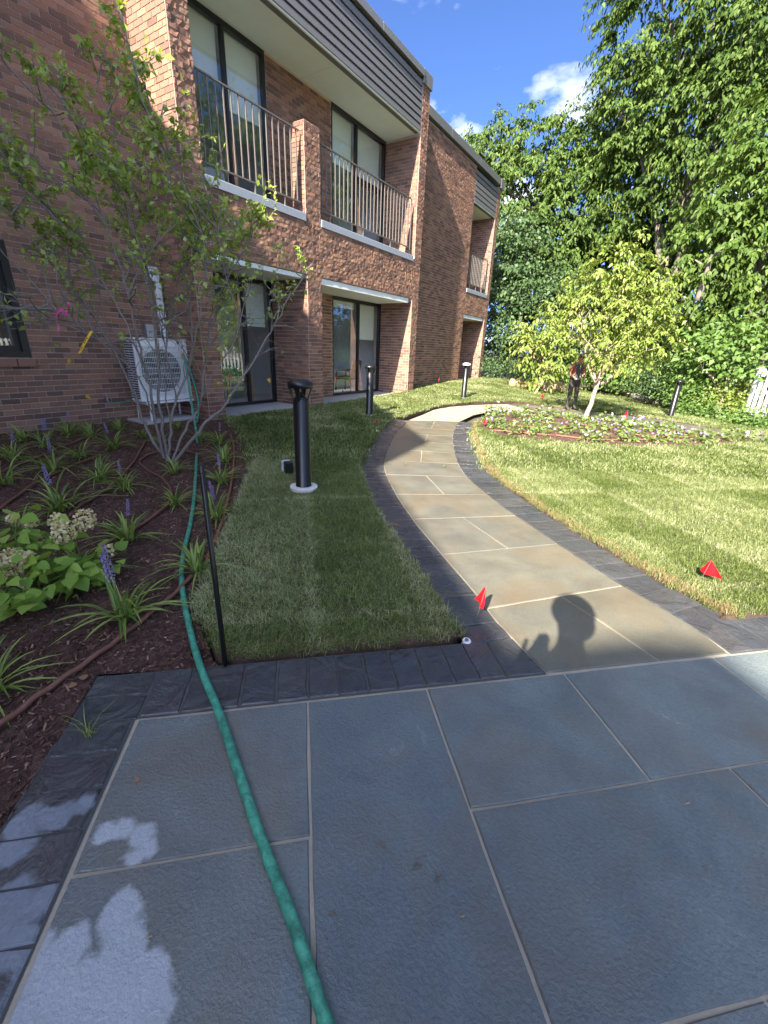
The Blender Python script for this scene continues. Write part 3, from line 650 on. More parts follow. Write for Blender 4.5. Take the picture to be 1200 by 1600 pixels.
for i in sorted(pick):
    p, f, a, b, z, ro = bricks[i]
    o = bpy.data.objects.new('brick', variants[random.randrange(6) if ro < .5 else random.randrange(6, 10)]); C.objects.link(o); o.parent = bld
    if p == 'y': o.location = (a-bld.location.x, f-PROUD+.05-bld.location.y, z+MJ/2)
    else: o.rotation_euler = (0, 0, PI/2); o.location = (f+PROUD-.05-bld.location.x, a-bld.location.y, z+MJ/2)
# wall cores (the mortar that shows in the joints)
c = MB()
c.box((-8.45, -.9, -.2), (XL, 1.5, 8.0)); c.box((-8.45, 2.83, -.2), (XL, 5.05, 8.0)); c.box((-8.45, 1.5, -.2), (XL, 2.83, 1.04)); c.box((-8.45, 1.5, 2.56), (XL, 2.83, 8.0))
c.box((-8.4, 5.05, -.2), (XF, 5.418, 8.0))
c.box((-7.40, 5.42, ZS), (XF, 12.42, ZC))
c.box((-8.45, 7.822, -.2), (XF, 8.288, ZS-.004)); c.box((-7.46, 7.822, ZC+.004), (XF, 8.288, 5.40))
c.box((-8.45, 12.42, -.2), (XF, 12.80, 7.84))
c.box((-8.45, 7.95, ZL+.01), (XB, 10.0, ZT+.004)); c.box((-8.45, 8.29, -.1), (XB, 10.0, 2.72))
c.box((-8.45, 12.804, -.2), (XW, 17.75, 7.7)); c.box((-8.0, 17.752, ZS), (XW, 20.098, 3.6)); c.box((-9.3, 20.1, -.2), (XW, 20.45, 7.7))
c.box((-9.3, 17.7, -.2), (-8.9, 20.1, 7.7)); c.box((-8.9, 17.70, -.2), (-8.45, 17.748, 7.7))
part(c, 'wall', M['mortar'])
# top of the low balcony pier: a rowlock of bricks
t = MB()
for k in range(4): t.bbox((-7.455, 7.826+k*.117, 5.402), (-7.09, 7.826+k*.117+.107, 5.455), .005)
part(t, 'pier_top', M['brick'])
# cladding band, coping, soffits
for k in range(7):
    z = ZT + k*.152
    b = MB(); b.box((-7.25, 5.43, z+.030), (XF+.010, 12.37, z+.148)); b.box((-7.25, 5.43, z-.004), (XF-.040, 12.37, z+.030)); b.box((XF+.010, 5.43, z+.030), (XF+.020, 12.37, z+.044)); part(b, 'cladding_board', M['cladding'])
    if k < 6:
        z = 6.62 + k*.165
        b = MB(); b.box((-7.85, 17.77, z+.035), (XW+.010, 20.09, z+.160)); b.box((-7.85, 17.77, z-.004), (XW-.040, 20.09, z+.035)); part(b, 'cladding_board', M['cladding'])
b = MB(); b.box((-7.6, 5.0, 7.84), (XF-.03, 12.34, 7.90)); part(b, 'cladding_recess', M['dark_void'])
for y0, y1 in ((-.9, 2.2), (2.206, 5.0), (5.006, 8.0), (8.006, 10.4), (10.406, 12.36)):
    b = MB(); b.bbox((-8.6 if y1 < 5.1 else -7.7, y0, 7.90), ((XL if y1 < 5.1 else XF)+.07, y1, 8.05), .012); part(b, 'coping', M['coping'])
b = MB(); b.bbox((-7.75, 12.365, 7.80), (XF+.045, 12.86, 8.09), .012); part(b, 'coping', M['coping'])
for y0, y1 in ((12.866, 15.3), (15.306, 17.8), (17.806, 20.1)):
    b = MB(); b.bbox((-8.4, y0, 7.74), (XW+.10, y1, 7.97), .012); part(b, 'coping', M['coping'])
b = MB(); b.bbox((-8.4, 20.105, 7.66), (XW+.11, 20.52, 7.98), .012); part(b, 'coping', M['coping'])
b = MB(); b.box((-13, -.9, 7.6), (-8.0, 20.4, 7.75)); part(b, 'roof', M['ground'])
for lo, hi in (((XB-.1, 5.42, ZT), (XF-.004, 9.0, ZT+.06)), ((XB-.1, 9.006, ZT), (XF-.004, 12.418, ZT+.06)), ((-8.9, 17.76, 6.62), (XW-.004, 20.09, 6.68))):
    b = MB(); b.box(lo, hi); part(b, 'soffit', M['soffit'])
for lo, hi in (((-8.25, 5.43, 2.70), (XF-.015, 7.70, ZS-.015)), ((-8.25, 8.295, 2.66), (XF-.015, 12.24, ZS-.015)), ((-8.9, 17.8, 2.66), (XW-.015, 19.95, ZS-.015))):
    b = MB(); b.bbox(lo, hi, .006); part(b, 'canopy', M['canopy'])
for lo, hi in (((-8.2, 5.44, ZC+.004), (XF+.03, 7.815, ZL)), ((-8.2, 8.295, ZC+.004), (XF+.03, 12.34, ZL)), ((-8.9, 17.8, 3.604), (XW+.03, 20.06, 3.74))):
    b = MB(); b.bbox(lo, hi, .008); part(b, 'balcony_sill', M['sill'])
# railings: rails > balusters
def railing(X, y0, y1, zb, zt, zfoot, pitch, ret=False):
    f = MB(); f.box((X-.016, y0, zt-.024), (X+.016, y1, zt)); f.box((X-.013, y0, zb-.024), (X+.013, y1, zb))
    k = y0+.35
    while k < y1: f.box((X-.011, k-.011, zfoot), (X+.011, k+.011, zb-.024)); k += (y1-y0)/3.05
    if ret: f.tube([(X, y1, zt-.012), (X-.01, y1+.07, zt-.03), (X-.015, y1+.09, zt-.09), (X-.015, y1+.09, zfoot+.05)], .014, 6)
    f.box((X-.25, y0-.02, zt-.022), (X+.012, y0, zt-.002))
    r = part(f, 'railing', M['rail_paint']); y = y0 + pitch*.5; bm_ = None
    while y < y1-.02:
        if bm_ is None:
            g = MB(); g.box((-.010, -.010, 0), (.010, .010, zt-zb-.024)); o = g.build('baluster', M['rail_paint'], r); bm_ = o.data
        else: o = bpy.data.objects.new('baluster', bm_); C.objects.link(o); o.parent = r
        o.location = (X-bld.location.x, y-bld.location.y, zb); y += pitch
railing(XF-.06, 5.46, 7.74, 4.10, 5.27, ZL, .152); railing(XF-.06, 8.34, 12.16, 4.10, 5.27, ZL, .152, True); railing(XW-.06, 17.85, 19.9, 3.95, 5.05, 3.74, .16, True)
# windows: frame > panes, blinds
def window(X, y0, y1, z0, z1, mull, fr, bl, bars=()):
    f = MB(); t = .055; d = .09
    f.box((X-d, y0, z0), (X, y1, z0+t)); f.box((X-d, y0, z1-t*1.6), (X, y1, z1)); f.box((X-d, y0, z0+t), (X, y0+t, z1-t*1.6)); f.box((X-d, y1-t*1.3, z0+t), (X, y1, z1-t*1.6))
    for m in mull: f.box((X-d, m-t*.55, z0+t), (X+.004, m+t*.55, z1-t*1.6))
    for a, b_, z in bars: f.box((X-d+.01, a, z-.06), (X-.002, b_, z+.06))
    w = part(f, 'window', M['dark_metal'])
    edges = [y0+t] + list(mull) + [y1-t]
    for a, b_ in zip(edges[:-1], edges[1:]):
        g = MB(); g.box((X-.055, a, z0+t*.5), (X-.045, b_, z1-t)); part(g, 'pane', M['glass'], w)
    for a, b_, z in bl:
        g = MB(); g.box((X-.16, a, z), (X-.155, b_, z1-.06)); g.box((X-.17, a, z-.02), (X-.145, b_, z)); part(g, 'blind', M['blind'], w)
    return w
window(XB, 5.42, 7.945, ZL+.005, ZT-.004, [6.95], 0, [(7.0, 7.86, 5.58), (5.5, 6.9, 5.9)])
window(XB, 10.0, 12.415, ZL+.005, ZT-.004, [11.05], 0, [(10.05, 11.0, 5.7), (11.1, 12.3, 5.65)], [(11.05, 12.4, 5.55)])
window(XB, 5.42, 7.815, .03, 2.69, [7.0], 0, [(7.05, 7.7, 1.75)])
window(XB, 10.0, 12.415, .03, 2.655, [11.25], 0, [(11.3, 12.25, 1.62), (10.05, 11.2, 2.42)])
window(-8.85, 18.2, 19.6, 3.75, 6.6, [18.9], 0, []); window(-8.85, 18.2, 19.6, .2, 2.64, [18.9], 0, [])
# left window in the shaded wall, with a splayed metal frame and brick-on-edge sill
f = MB(); f.box((XL-.10, 1.5, 1.05), (XL+.012, 2.825, 1.13)); f.box((XL-.10, 1.5, 2.47), (XL+.012, 2.825, 2.55)); f.box((XL-.10, 2.735, 1.13), (XL+.012, 2.825, 2.47)); f.box((XL-.10, 1.5, 1.13), (XL+.012, 1.59, 2.47))
f.box((XL-.13, 2.66, 1.13), (XL-.04, 2.735, 2.47)); f.box((XL-.13, 1.59, 1.13), (XL-.04, 2.66, 1.21))
lw_ = part(f, 'window', M['dark_metal']); g = MB(); g.box((XL-.10, 1.55, 1.16), (XL-.09, 2.70, 2.5)); part(g, 'pane', M['glass'], lw_)
for k in range(6):
    g = MB(); y = 1.44 + k*.236; g.bbox((XL-.08, y, .93), (XL+.075, y+.225, 1.035), .006); part(g, 'sill_brick', M['brick'])
# rooms behind the glass
for z0, z1 in ((.0, 2.95), (3.84, 6.9)):
    g = MB()
    for lo, hi in (((-12.1, 5.2, z0-.05), (-8.46, 12.9, z0)), ((-12.1, 5.2, z1), (-8.46, 12.9, z1+.1)), ((-12.2, 5.2, z0), (-12.1, 12.9, z1)), ((-12.1, 5.1, z0), (-8.46, 5.2, z1)), ((-12.1, 12.9, z0), (-8.46, 13.0, z1)), ((-12.1, 8.9, z0), (-8.46, 9.0, z1))): g.box(lo, hi)
    part(g, 'room', M['room'])
g = MB(); g.box((-10.5, .9, .4), (-10.4, 3.6, 2.8)); g.box((-10.4, .9, .3), (-8.46, 3.6, .4)); g.box((-10.4, .9, 2.8), (-8.46, 3.6, 2.9)); part(g, 'room', M['dark_void'])  # walls coloured near black, so the left window looks dim inside
g = MB(); g.box((XB-.3, 5.42, -.15), (XF+.06, 12.43, .012)); o = g.build('doorstep_paving', M['concrete']); tag(o, kind='structure')
# the wing of the same building behind the viewer: a 45 degree wall whose stepped roof line throws the shade
wing = [(-8.05, 9.9), (-7.2, 9.9), (-6.5, 9.66), (-5.5, 9.7), (-4.6, 9.62), (-1.09, 9.6), (-1.089, 8.28), (1.35, 8.28), (1.6, 8.62), (1.95, 9.04), (2.33, 9.42), (2.5, 9.45), (11.0, 9.45)]
V = []; k = len(wing)
for d in (0, .35):
    V += [(x - d*.707, -8.8 - x - d*.707, z) for x, z in wing] + [(x - d*.707, -8.8 - x - d*.707, -.2) for x, z in wing]
F = []
for i in range(k-1):
    F += [(i, i+1, k+i+1, k+i), (2*k+i+1, 2*k+i, 3*k+i, 3*k+i+1), (i+1, i, 2*k+i, 2*k+i+1)]
F += [(0, k, 3*k, 2*k), (k-1, 3*k-1, 4*k-1, 2*k-1)]
g = MB(); g.add(V, F); part(g, 'wing_wall', M['brick'])
# ------------------------------------------------------------------ foliage tools
def frames(Y, N):
    Y = Y/np.linalg.norm(Y, axis=1)[:, None]; N = N - Y*np.sum(Y*N, 1)[:, None]; N /= np.linalg.norm(N, axis=1)[:, None]+1e-9
    return np.stack([np.cross(Y, N), Y, N], 2)
LEAF_V = np.array([(0, 0, 0), (-.33, .36, .07), (.33, .36, .07), (0, .5, -.02), (0, 1, -.10)]); LEAF_F = np.array([(0, 2, 3), (0, 3, 1), (3, 2, 4), (3, 4, 1)])
HEART_V = np.array([(0, 0, 0), (-.40, .10, .05), (-.46, .42, .09), (-.24, .76, .03), (0, 1.02, -.10), (.24, .76, .03), (.46, .42, .09), (.40, .10, .05), (0, .45, -.02)])
HEART_F = np.array([(8, 1, 0), (8, 2, 1), (8, 3, 2), (8, 4, 3), (8, 5, 4), (8, 6, 5), (8, 7, 6), (8, 0, 7)])
def leaves(P, Y, N, S, tv=LEAF_V, tf=LEAF_F):
    Rm = frames(Y, N); V = np.einsum('nij,kj->nki', Rm, tv)*np.asarray(S).reshape(-1, 1, 1) + P[:, None, :]
    F = tf[None] + (np.arange(len(P))*len(tv))[:, None, None]
    return V.reshape(-1, 3), F.reshape(-1, tf.shape[1])
def unit(n): 
    d = rng.normal(size=(n, 3)); return d/np.linalg.norm(d, axis=1)[:, None]
def crown(name, blobs, boughs, per, lsize, mat, parent, spread=.55, droop=.5, tv=LEAF_V, tf=LEAF_F, flat=.28, shell=(.45, 1.05), up=.75):
    """leaf clumps (boughs) set through the outer part of the blobs; leaves hang outward from each bough"""
    B = np.array(blobs, float); w = B[:, 3]**2; cnt = np.maximum(3, (boughs*w/w.sum()).astype(int)); P_, D_ = [], []
    for i, b in enumerate(B):
        d = unit(cnt[i]); d[:, 2] = np.abs(d[:, 2])*.35 + d[:, 2]*.65
        flip = (d[:, 1]*b[1] + d[:, 0]*b[0] > 0) & (rng.random(cnt[i]) < .45); d[flip, :2] *= -1
        ph = rng.uniform(0, 6, 3); lump = 1 + .16*np.sin(d[:, 0]*5+ph[0])*np.sin(d[:, 2]*5+ph[1]) + .10*np.sin(d[:, 1]*9+ph[2])
        r = b[3]*(shell[0]+(shell[1]-shell[0])*rng.random(cnt[i])**.6)*lump
        p = b[:3] + d*r[:, None]*np.array([1, 1, .95])
        deep = np.zeros(cnt[i], bool)
        for j, o in enumerate(B):
            if j != i: deep |= np.linalg.norm(p-o[:3], axis=1) < o[3]*.55
        P_.append(p[~deep]); D_.append(d[~deep])
    P, D = np.vstack(P_), np.vstack(D_); n = len(P)
    sz = spread*rng.uniform(.6, 1.25, n)
    off = rng.normal(size=(n, per, 3))*np.array([.55, .55, .28*flat/.45])
    out = np.clip(rng.random((n, per, 1))*1.3-.3, -.3, 1); Dh = D.copy(); Dh[:, 2] *= .4
    L = P[:, None, :] + off*sz[:, None, None] + Dh[:, None, :]*out*sz[:, None, None] - np.array([0, 0, 1])*((np.linalg.norm(off[..., :2], axis=2, keepdims=True)*.28*droop)*sz[:, None, None])
    L = L.reshape(-1, 3); m = len(L); Dm = np.repeat(D, per, 0); radial = off.reshape(-1, 3)*np.array([1, 1, .2]); radial /= np.linalg.norm(radial, axis=1)[:, None]+1e-6
    Y = Dm*.45 + radial*.55 + rng.normal(size=(m, 3))*.45 + np.array([0, 0, -droop]); N = Dm*.55 + np.array([0, 0, up]) + rng.normal(size=(m, 3))*.5
    V, F = leaves(L, Y, N, lsize*rng.uniform(.65, 1.25, m), tv, tf)
    if parent is not None: V = V - np.array(parent.location)
    return big_mesh(name, V, F, mat, parent), P
LANCE_V = np.array([(0, 0, 0), (-.24, .30, .05), (.24, .30, .05), (0, .42, -.03), (-.17, .66, .02), (.17, .66, .02), (0, .70, -.06), (0, 1.02, -.16)])
LANCE_F = np.array([(0, 2, 3), (0, 3, 1), (3, 2, 5), (3, 5, 6), (3, 6, 4), (3, 4, 1), (6, 5, 7), (6, 7, 4)])
def spray_crown(name, blobs, boughs, twigs, per, lsize, mat, parent, spread=.9, droop=.5, tv=LANCE_V, tf=LANCE_F, shell=(.55, 1.0), face=.5):
    """leafy sprays: each bough throws a fan of drooping twigs that carry the leaves, with dark gaps between the fans"""
    B = np.array(blobs, float); w = B[:, 3]**2; cnt = np.maximum(3, (boughs*w/w.sum()).astype(int)); P_, D_ = [], []
    for i, b in enumerate(B):
        k = cnt[i]*3; d = unit(k); flip = (d[:, 1]*b[1] + d[:, 0]*b[0] > 0) & (rng.random(k) < face); d[flip, :2] *= -1
        p = b[:3] + d*(b[3]*(shell[0]+(shell[1]-shell[0])*rng.random(k)**.5))[:, None]; keep = []
        for j in range(k):                               # boughs keep their distance from each other
            if len(keep) >= cnt[i]: break
            if any(np.linalg.norm(p[j]-o[:3]) < o[3]*.6 for q, o in enumerate(B) if q != i): continue
            if all(np.linalg.norm(p[j]-p[q]) > spread*.62 for q in keep): keep.append(j)
        P_.append(p[keep]); D_.append(d[keep])
    P, D = np.vstack(P_), np.vstack(D_); n = len(P)
    sz = spread*rng.uniform(.65, 1.25, n); td = D[:, None, :]*np.array([.75, .75, .35]) + rng.normal(size=(n, twigs, 3))*np.array([.6, .6, .28]); td /= np.linalg.norm(td, axis=2)[..., None]
    s_ = np.linspace(.12, 1, per)[None, None, :, None]; L = (sz[:, None, None, None]*rng.uniform(.6, 1.1, (n, twigs, 1, 1)))
    pos = P[:, None, None, :] + td[:, :, None, :]*s_*L + np.array([0, 0, -1.])*(droop*s_**2*L*.6); tan = td[:, :, None, :] + np.array([0, 0, -1.])*(droop*1.2*s_)
    tan = np.broadcast_to(tan, pos.shape).reshape(-1, 3); m = len(tan); side = np.cross(tan, (0, 0, 1.)); side /= np.linalg.norm(side, axis=1)[:, None]+1e-6; sg = np.tile(np.where(np.arange(per) % 2, 1, -1), n*twigs)[:, None]
    Y = tan*.55 + side*sg*rng.uniform(.2, .8, (m, 1)) + rng.normal(size=(m, 3))*.22 + np.array([0, 0, -droop*.8]); N = np.array([0, 0, .9]) + np.repeat(D, twigs*per, 0)*.45 + rng.normal(size=(m, 3))*.38
    V, F = leaves(pos.reshape(-1, 3) + rng.normal(size=(m, 3))*.03*spread, Y, N, lsize*rng.uniform(.6, 1.2, m), tv, tf)
    if parent is not None: V = V - np.array(parent.location)
    return big_mesh(name, V, F, mat, parent), P
def limb(mb, a, b, r0, r1, n=7, bend=.12, k=7):
    a, b = np.array(a, float), np.array(b, float); L = np.linalg.norm(b-a); t = np.linspace(0, 1, k)[:, None]
    j = rng.normal(size=(k, 3))*bend*L*.25; j[0] = j[-1] = 0
    P = a + (b-a)*t + j + np.array([0, 0, .10*L])*np.sin(t*PI)*(.5 if abs(b[2]-a[2]) < L*.9 else 0)
    mb.tube(P, np.linspace(r0, r1, k), n); return P

# ------------------------------------------------------------------ instanced small stuff (grass, bark chips)
def instancer(name, emit, variants, density, smin, smax, seed, tiltx=.25):
    col = bpy.data.collections.new(name + '_source')
    for v in variants: col.objects.link(v); C.objects.unlink(v)
    ng = bpy.data.node_groups.new(name, 'GeometryNodeTree'); N, Lk = ng.nodes, ng.links
    ng.interface.new_socket('Geometry', in_out='INPUT', socket_type='NodeSocketGeometry'); ng.interface.new_socket('Geometry', in_out='OUTPUT', socket_type='NodeSocketGeometry')
    gi, go = N.new('NodeGroupInput'), N.new('NodeGroupOutput')
    dp = N.new('GeometryNodeDistributePointsOnFaces'); dp.inputs['Density'].default_value = density; dp.inputs['Seed'].default_value = seed
    ip = N.new('GeometryNodeInstanceOnPoints'); ci = N.new('GeometryNodeCollectionInfo'); ci.inputs['Collection'].default_value = col
    ci.inputs['Separate Children'].default_value = True; ci.inputs['Reset Children'].default_value = True; ip.inputs['Pick Instance'].default_value = True
    rr = N.new('FunctionNodeRandomValue'); rr.data_type = 'FLOAT_VECTOR'; rr.inputs[0].default_value = (-tiltx, -tiltx, 0); rr.inputs[1].default_value = (tiltx, tiltx, 6.283)
    rs = N.new('FunctionNodeRandomValue'); rs.data_type = 'FLOAT'; rs.inputs[2].default_value = smin; rs.inputs[3].default_value = smax; rs.inputs['Seed'].default_value = seed + 3
    Lk.new(gi.outputs[0], dp.inputs[0]); Lk.new(dp.outputs['Points'], ip.inputs['Points']); Lk.new(ci.outputs[0], ip.inputs['Instance'])
    Lk.new(rr.outputs[0], ip.inputs['Rotation']); Lk.new(rs.outputs[1], ip.inputs['Scale']); Lk.new(ip.outputs[0], go.inputs[0])
    md = emit.modifiers.new('scatter', 'NODES'); md.node_group = ng; emit['kind'] = 'stuff'; return emit
def blades(nb, rad, h, w, mat, lean=.5):
    V, F = [], []
    for i in range(nb):
        a, r = random.uniform(0, 2*PI), rad*math.sqrt(random.random()); x, y = r*math.cos(a), r*math.sin(a); d = random.uniform(0, 2*PI); hh = h*random.uniform(.55, 1.15); ln = hh*lean*random.uniform(.2, 1.3)
        dx, dy = math.cos(d), math.sin(d); px, py = -dy*w/2, dx*w/2; k = len(V)
        V += [(x-px, y-py, -.01), (x+px, y+py, -.01), (x+dx*ln*.35-px*.8, y+dy*ln*.35-py*.8, hh*.6), (x+dx*ln*.35+px*.8, y+dy*ln*.35+py*.8, hh*.6), (x+dx*ln, y+dy*ln, hh*.95)]
        F += [(k, k+1, k+3, k+2), (k+2, k+3, k+4)]
    mb = MB(); mb.add(V, F); return mb.build('grass_tuft', mat)
n_fine = [blades(20, .035, .024, .0024, M['grass'], 1.9) for _ in range(5)]
n_coarse = [blades(26, .10, .034, .006, M['grass'], 1.7) for _ in range(4)]
def clip_half(poly, a, b, c_):
    out = []; n = len(poly)
    for i in range(n):
        p, q = poly[i], poly[(i+1) % n]; fp, fq = a*p[0]+b*p[1]-c_, a*q[0]+b*q[1]-c_
        if fp >= 0: out.append(p)
        if (fp >= 0) != (fq >= 0): t = fp/(fp-fq); out.append((p[0]+(q[0]-p[0])*t, p[1]+(q[1]-p[1])*t))
    return out
L1 = [p[:2] for p in lawn1]; L2 = [p[:2] for p in lawn2]
FAR_DEPTH = 5.2                                       # fine blades as far as they can be told apart
fx, fy = -BK[0]/math.hypot(BK[0], BK[1]), -BK[1]/math.hypot(BK[0], BK[1])
emn = [sheet('grass', clip_half(L1, -fx, -fy, -FAR_DEPTH), M['lawn'], .3, .020, 0, lawn_b, kind='stuff'), sheet('grass', clip_half(L2, -fx, -fy, -FAR_DEPTH), M['lawn'], .3, .016, 0, lawn_b, kind='stuff')]
emf = [sheet('grass', clip_half(L1, fx, fy, FAR_DEPTH), M['lawn'], .5, .020, 0, lawn_b, kind='stuff'), sheet('grass', clip_half(L2, fx, fy, FAR_DEPTH), M['lawn'], .5, .016, 0, lawn_b, kind='stuff')]
def clones(src):
    out = [bpy.data.objects.new('grass_tuft', o.data) for o in src]
    for q in out: C.objects.link(q)
    return out
for k, e in enumerate(emn): instancer('grass_near', e, clones(n_fine), 1500, .7, 1.35, 10+k)
for k, e in enumerate(emf): instancer('grass_far', e, clones(n_coarse), 230, .7, 1.3, 20+k)
for o in n_fine + n_coarse: bpy.data.objects.remove(o)
def chips():
    out = []
    for k in range(6):
        mb = MB(); L, w, t = random.uniform(.008, .022), random.uniform(.003, .008), random.uniform(.002, .004)
        V = [(x*L/2*random.uniform(.7, 1.2), y*w/2*random.uniform(.6, 1.3), z*t/2*random.uniform(.6, 1.3)) for x in (-1, 1) for y in (-1, 1) for z in (-1, 1)]
        mb.add(V, [(0, 1, 3, 2), (4, 6, 7, 5), (0, 4, 5, 1), (2, 3, 7, 6), (0, 2, 6, 4), (1, 5, 7, 3)]); out.append(mb.build('bark_chip', M['chip']))
    return out
fr = [tuple(p) for p in routS if (-p[0]*SA + p[1]*CA) > 1.66]; fr2 = [tuple(p) for p in offset_curve(np.array(fr), .075, -1)]
e = sheet('dry_grass_fringe', fr + fr2[::-1], M['soil'], .12, .021, 0, None, kind='stuff'); e_t = [blades(20, .035, .028, .0026, M['dry_grass'], 2.0) for _ in range(3)]; instancer('dry_grass_fringe', e, e_t, 900, .7, 1.3, 41)
fr = [uv(-.40+.04*i, 1.690+.004*math.sin(i*1.7)) for i in range(30)]; fr2 = [uv(-.40+.04*i, 1.712+.012*math.sin(i*2.3)) for i in range(30)]
e = sheet('dry_grass_fringe', fr + fr2[::-1], M['soil'], .1, .014, 0, None, kind='stuff'); e_t = [blades(16, .03, .026, .0022, M['dry_grass'], 2.0) for _ in range(3)]; instancer('dry_grass_front', e, e_t, 1100, .7, 1.2, 42)
e = sheet('bark_chips', mbed, M['mulch'], .16, .001, 0, mul_b, kind='stuff'); instancer('bark_chips', e, chips(), 2600, .6, 1.5, 31, .7)
e = sheet('bark_chips', BED, M['mulch'], .25, .004, 0, bed_b, kind='stuff'); instancer('bark_chips_far', e, chips(), 160, 1.0, 2.2, 32, .7)

# ------------------------------------------------------------------ bollard lights
def bollard(label, loc, capmat=None, footing=True):
    t = thing('bollard_light', label, 'bollard light', loc, random.uniform(0, 1), 'black bollard lights along the path')
    if footing: b = MB(); b.lathe([(.135, -.06), (.135, .024), (.127, .030)], 32); b.build('footing', M['footing'], t)
    b = MB(); b.lathe([(.082, .02), (.082, .028), (.076, .032), (.076, .855), (.073, .862), (.070, .866)], 32); b.build('post', M['black_paint'], t, True)
    b = MB(); b.lathe([(.072, .864), (.045, .885), (.022, .905), (.012, .925)], 20); b.build('reflector', M['dark_metal'], t, True)
    b = MB(); b.lathe([(.100, .962), (.116, .968), (.121, .990), (.116, 1.014), (.075, 1.036), (.02, 1.044)], 32); b.build('cap', capmat or M['black_paint'], t, True)
    for k in range(4):
        a = k*PI/2 + .4; c_, s_ = math.cos(a), math.sin(a); V = []
        for i in range(6):
            q = i/5; r = .072+.036*q**1.6; z = .845+.125*q
            for dr in (-.004, .004):
                for dt in (-.015-.009*q, .015+.009*q): V.append(((r+dr)*c_-dt*s_, (r+dr)*s_+dt*c_, z))
        F = []
        for i in range(5):
            o = i*4; F += [(o, o+1, o+5, o+4), (o+3, o+2, o+6, o+7), (o+2, o, o+4, o+6), (o+1, o+3, o+7, o+5)]
        b = MB(); b.add(V, F); b.build('strut', M['black_paint'], t)
    for k in range(2): b = MB(); a = k*PI+.9; b.tube([(.02*math.cos(a), .02*math.sin(a), .90), (.02*math.cos(a), .02*math.sin(a), .99)], .004, 6); b.build('rod', M['dark_metal'], t)
    return t
def at(xy, dz=0): return (xy[0], xy[1], hgt(xy[0], xy[1]) + dz)
bollard('nearest black bollard light standing on a round concrete footing in the shaded lawn', at((-2.836, 2.998), .035))
bollard('black bollard light at the edge of the shade, in front of the far window bay', at((-5.28, 7.663), .005))
bollard('black bollard light with a cap coloured pale for the sun on it, near the far end of the brick wall', at((-5.267, 12.727), .005), M['offwhite'])  # sunlight on the black cap is put in as an off-white colour
bollard('black bollard light on the far sunlit lawn by the shrubs, nearest the white fence', at((0.193, 15.073), .005))

# outlet post behind the first bollard
t = thing('outlet_post', 'low black garden outlet post with a clear weatherproof cover, behind the nearest bollard', 'outdoor outlet', at((-3.402, 3.338), .01), -.5)
b = MB(); b.bbox((-.02, -.035, 0), (.085, .05, .14), .008); b.build('post', M['black_paint'], t)
b = MB(); b.bbox((-.075, -.05, .015), (-.022, .055, .145), .015); b.build('cover', M['plastic_clear'], t)

# ------------------------------------------------------------------ marker flags
def flag(label, loc, rz=0, lean=(.02, .01), tent=False, s=1):
    t = thing('marker_flag', label, 'marker flag', loc, rz, 'red marker flags'); h = (.215 if not tent else .17)*s
    b = MB(); b.tube([(-lean[0]*.2, 0, -.03), (lean[0]*.6, lean[1]*.6, h*.6), (lean[0], lean[1], h)], .0016, 5); b.build('wire', M['wire'], t)
    V = []; nu, nv = 7, 6
    for i in range(nu):
        for j in range(nv):
            u, v = i/(nu-1), j/(nv-1); top = h; w = (.068 if not tent else .12)*s; hh = (.135 if not tent else .10)*s
            x = lean[0] + (u*w*(.25+.75*v) if not tent else (u-.35)*w*(.12+1.0*v)); z = top - v*hh*(1-.28*u if not tent else 1-.15*abs(u-.35)) - u*.012
            y = lean[1] + .010*math.sin(u*7+v*3)*v*s + (.02*abs(u-.35)*v if tent else 0)
            V.append((x if tent else lean[0]-(x-lean[0]), y, z))
    b = MB(); b.add(V, [(i*nv+j, (i+1)*nv+j, (i+1)*nv+j+1, i*nv+j+1) for i in range(nu-1) for j in range(nv-1)]); b.build('flag', M['red_flag'], t, True)
flag('nearest red marker flag stuck in the dark edging beside the photographer\'s shadow', at((-0.606, 1.95)), -.45, (.03, .01))
flag('red marker flag folded like a tent on the sunlit right lawn', at((0.443, 3.194), .01), -.5, tent=True)
flag('red marker flag in the shaded grass just in front of the second bollard', at((-4.31, 6.49), .01), -.5)
flag('red marker flag at the foot of the projecting brick wing wall', at((-7.136, 12.4), .01), -.5, s=1.1)
flag('red marker flag at the doorstep paving below the right ground-floor window', at((-7.864, 10.026), .01), -.5)
flag('red marker flag against the base of the brick pier behind the air conditioner', at((-6.98, 5.12), .03), -.5, s=1.2)
flag('red marker flag at the left tip of the flower bed beside the path bend', at((-2.892, 8.179), .01), -.5, s=1.1)
flag('red marker flag lying low on the far lawn below the small staked tree', at((-3.69, 15.882), .01), -.5, tent=True, s=1.2)
flag('red marker flag on the far lawn behind the flower bed, right of the dogwood trunk', at((-0.768, 12.386), .01), -.5, s=1.5)
flag('small red marker flag against the long shaded brick wall near the third bollard', at((-7.45, 15.4), .06), -.5)

# ------------------------------------------------------------------ hoses, stake, drain
def laid(pts, r, lift=0, n=10): 
    S = spline(pts, n); return [(x, y, hgt(x, y) + r*.9 + lift + (.004*math.sin(i*.9) if lift else 0)) for i, (x, y) in enumerate(S)]
HOSE = [(1.5, -1.0), (.85, -.22), (.35, .02), (.02, .18)] + [(-0.255, 0.327), (-0.318, 0.348), (-0.488, 0.43), (-0.699, 0.518), (-0.956, 0.637), (-1.219, 0.759), (-1.455, 0.855), (-1.757, 1.004), (-2.142, 1.216), (-2.501, 1.462), (-3.061, 1.908), (-3.784, 2.439), (-4.653, 3.06), (-5.791, 3.875)]
b = MB(); hp = laid(HOSE, .0158); hp += [(-6.9, 4.60, .05), (-7.25, 4.95, .30), (-7.42, 5.0, .75), (-7.60, 5.01, 1.15)]; b.tube(spline(hp[::6] + hp[-4:], 5), .0158, 10)
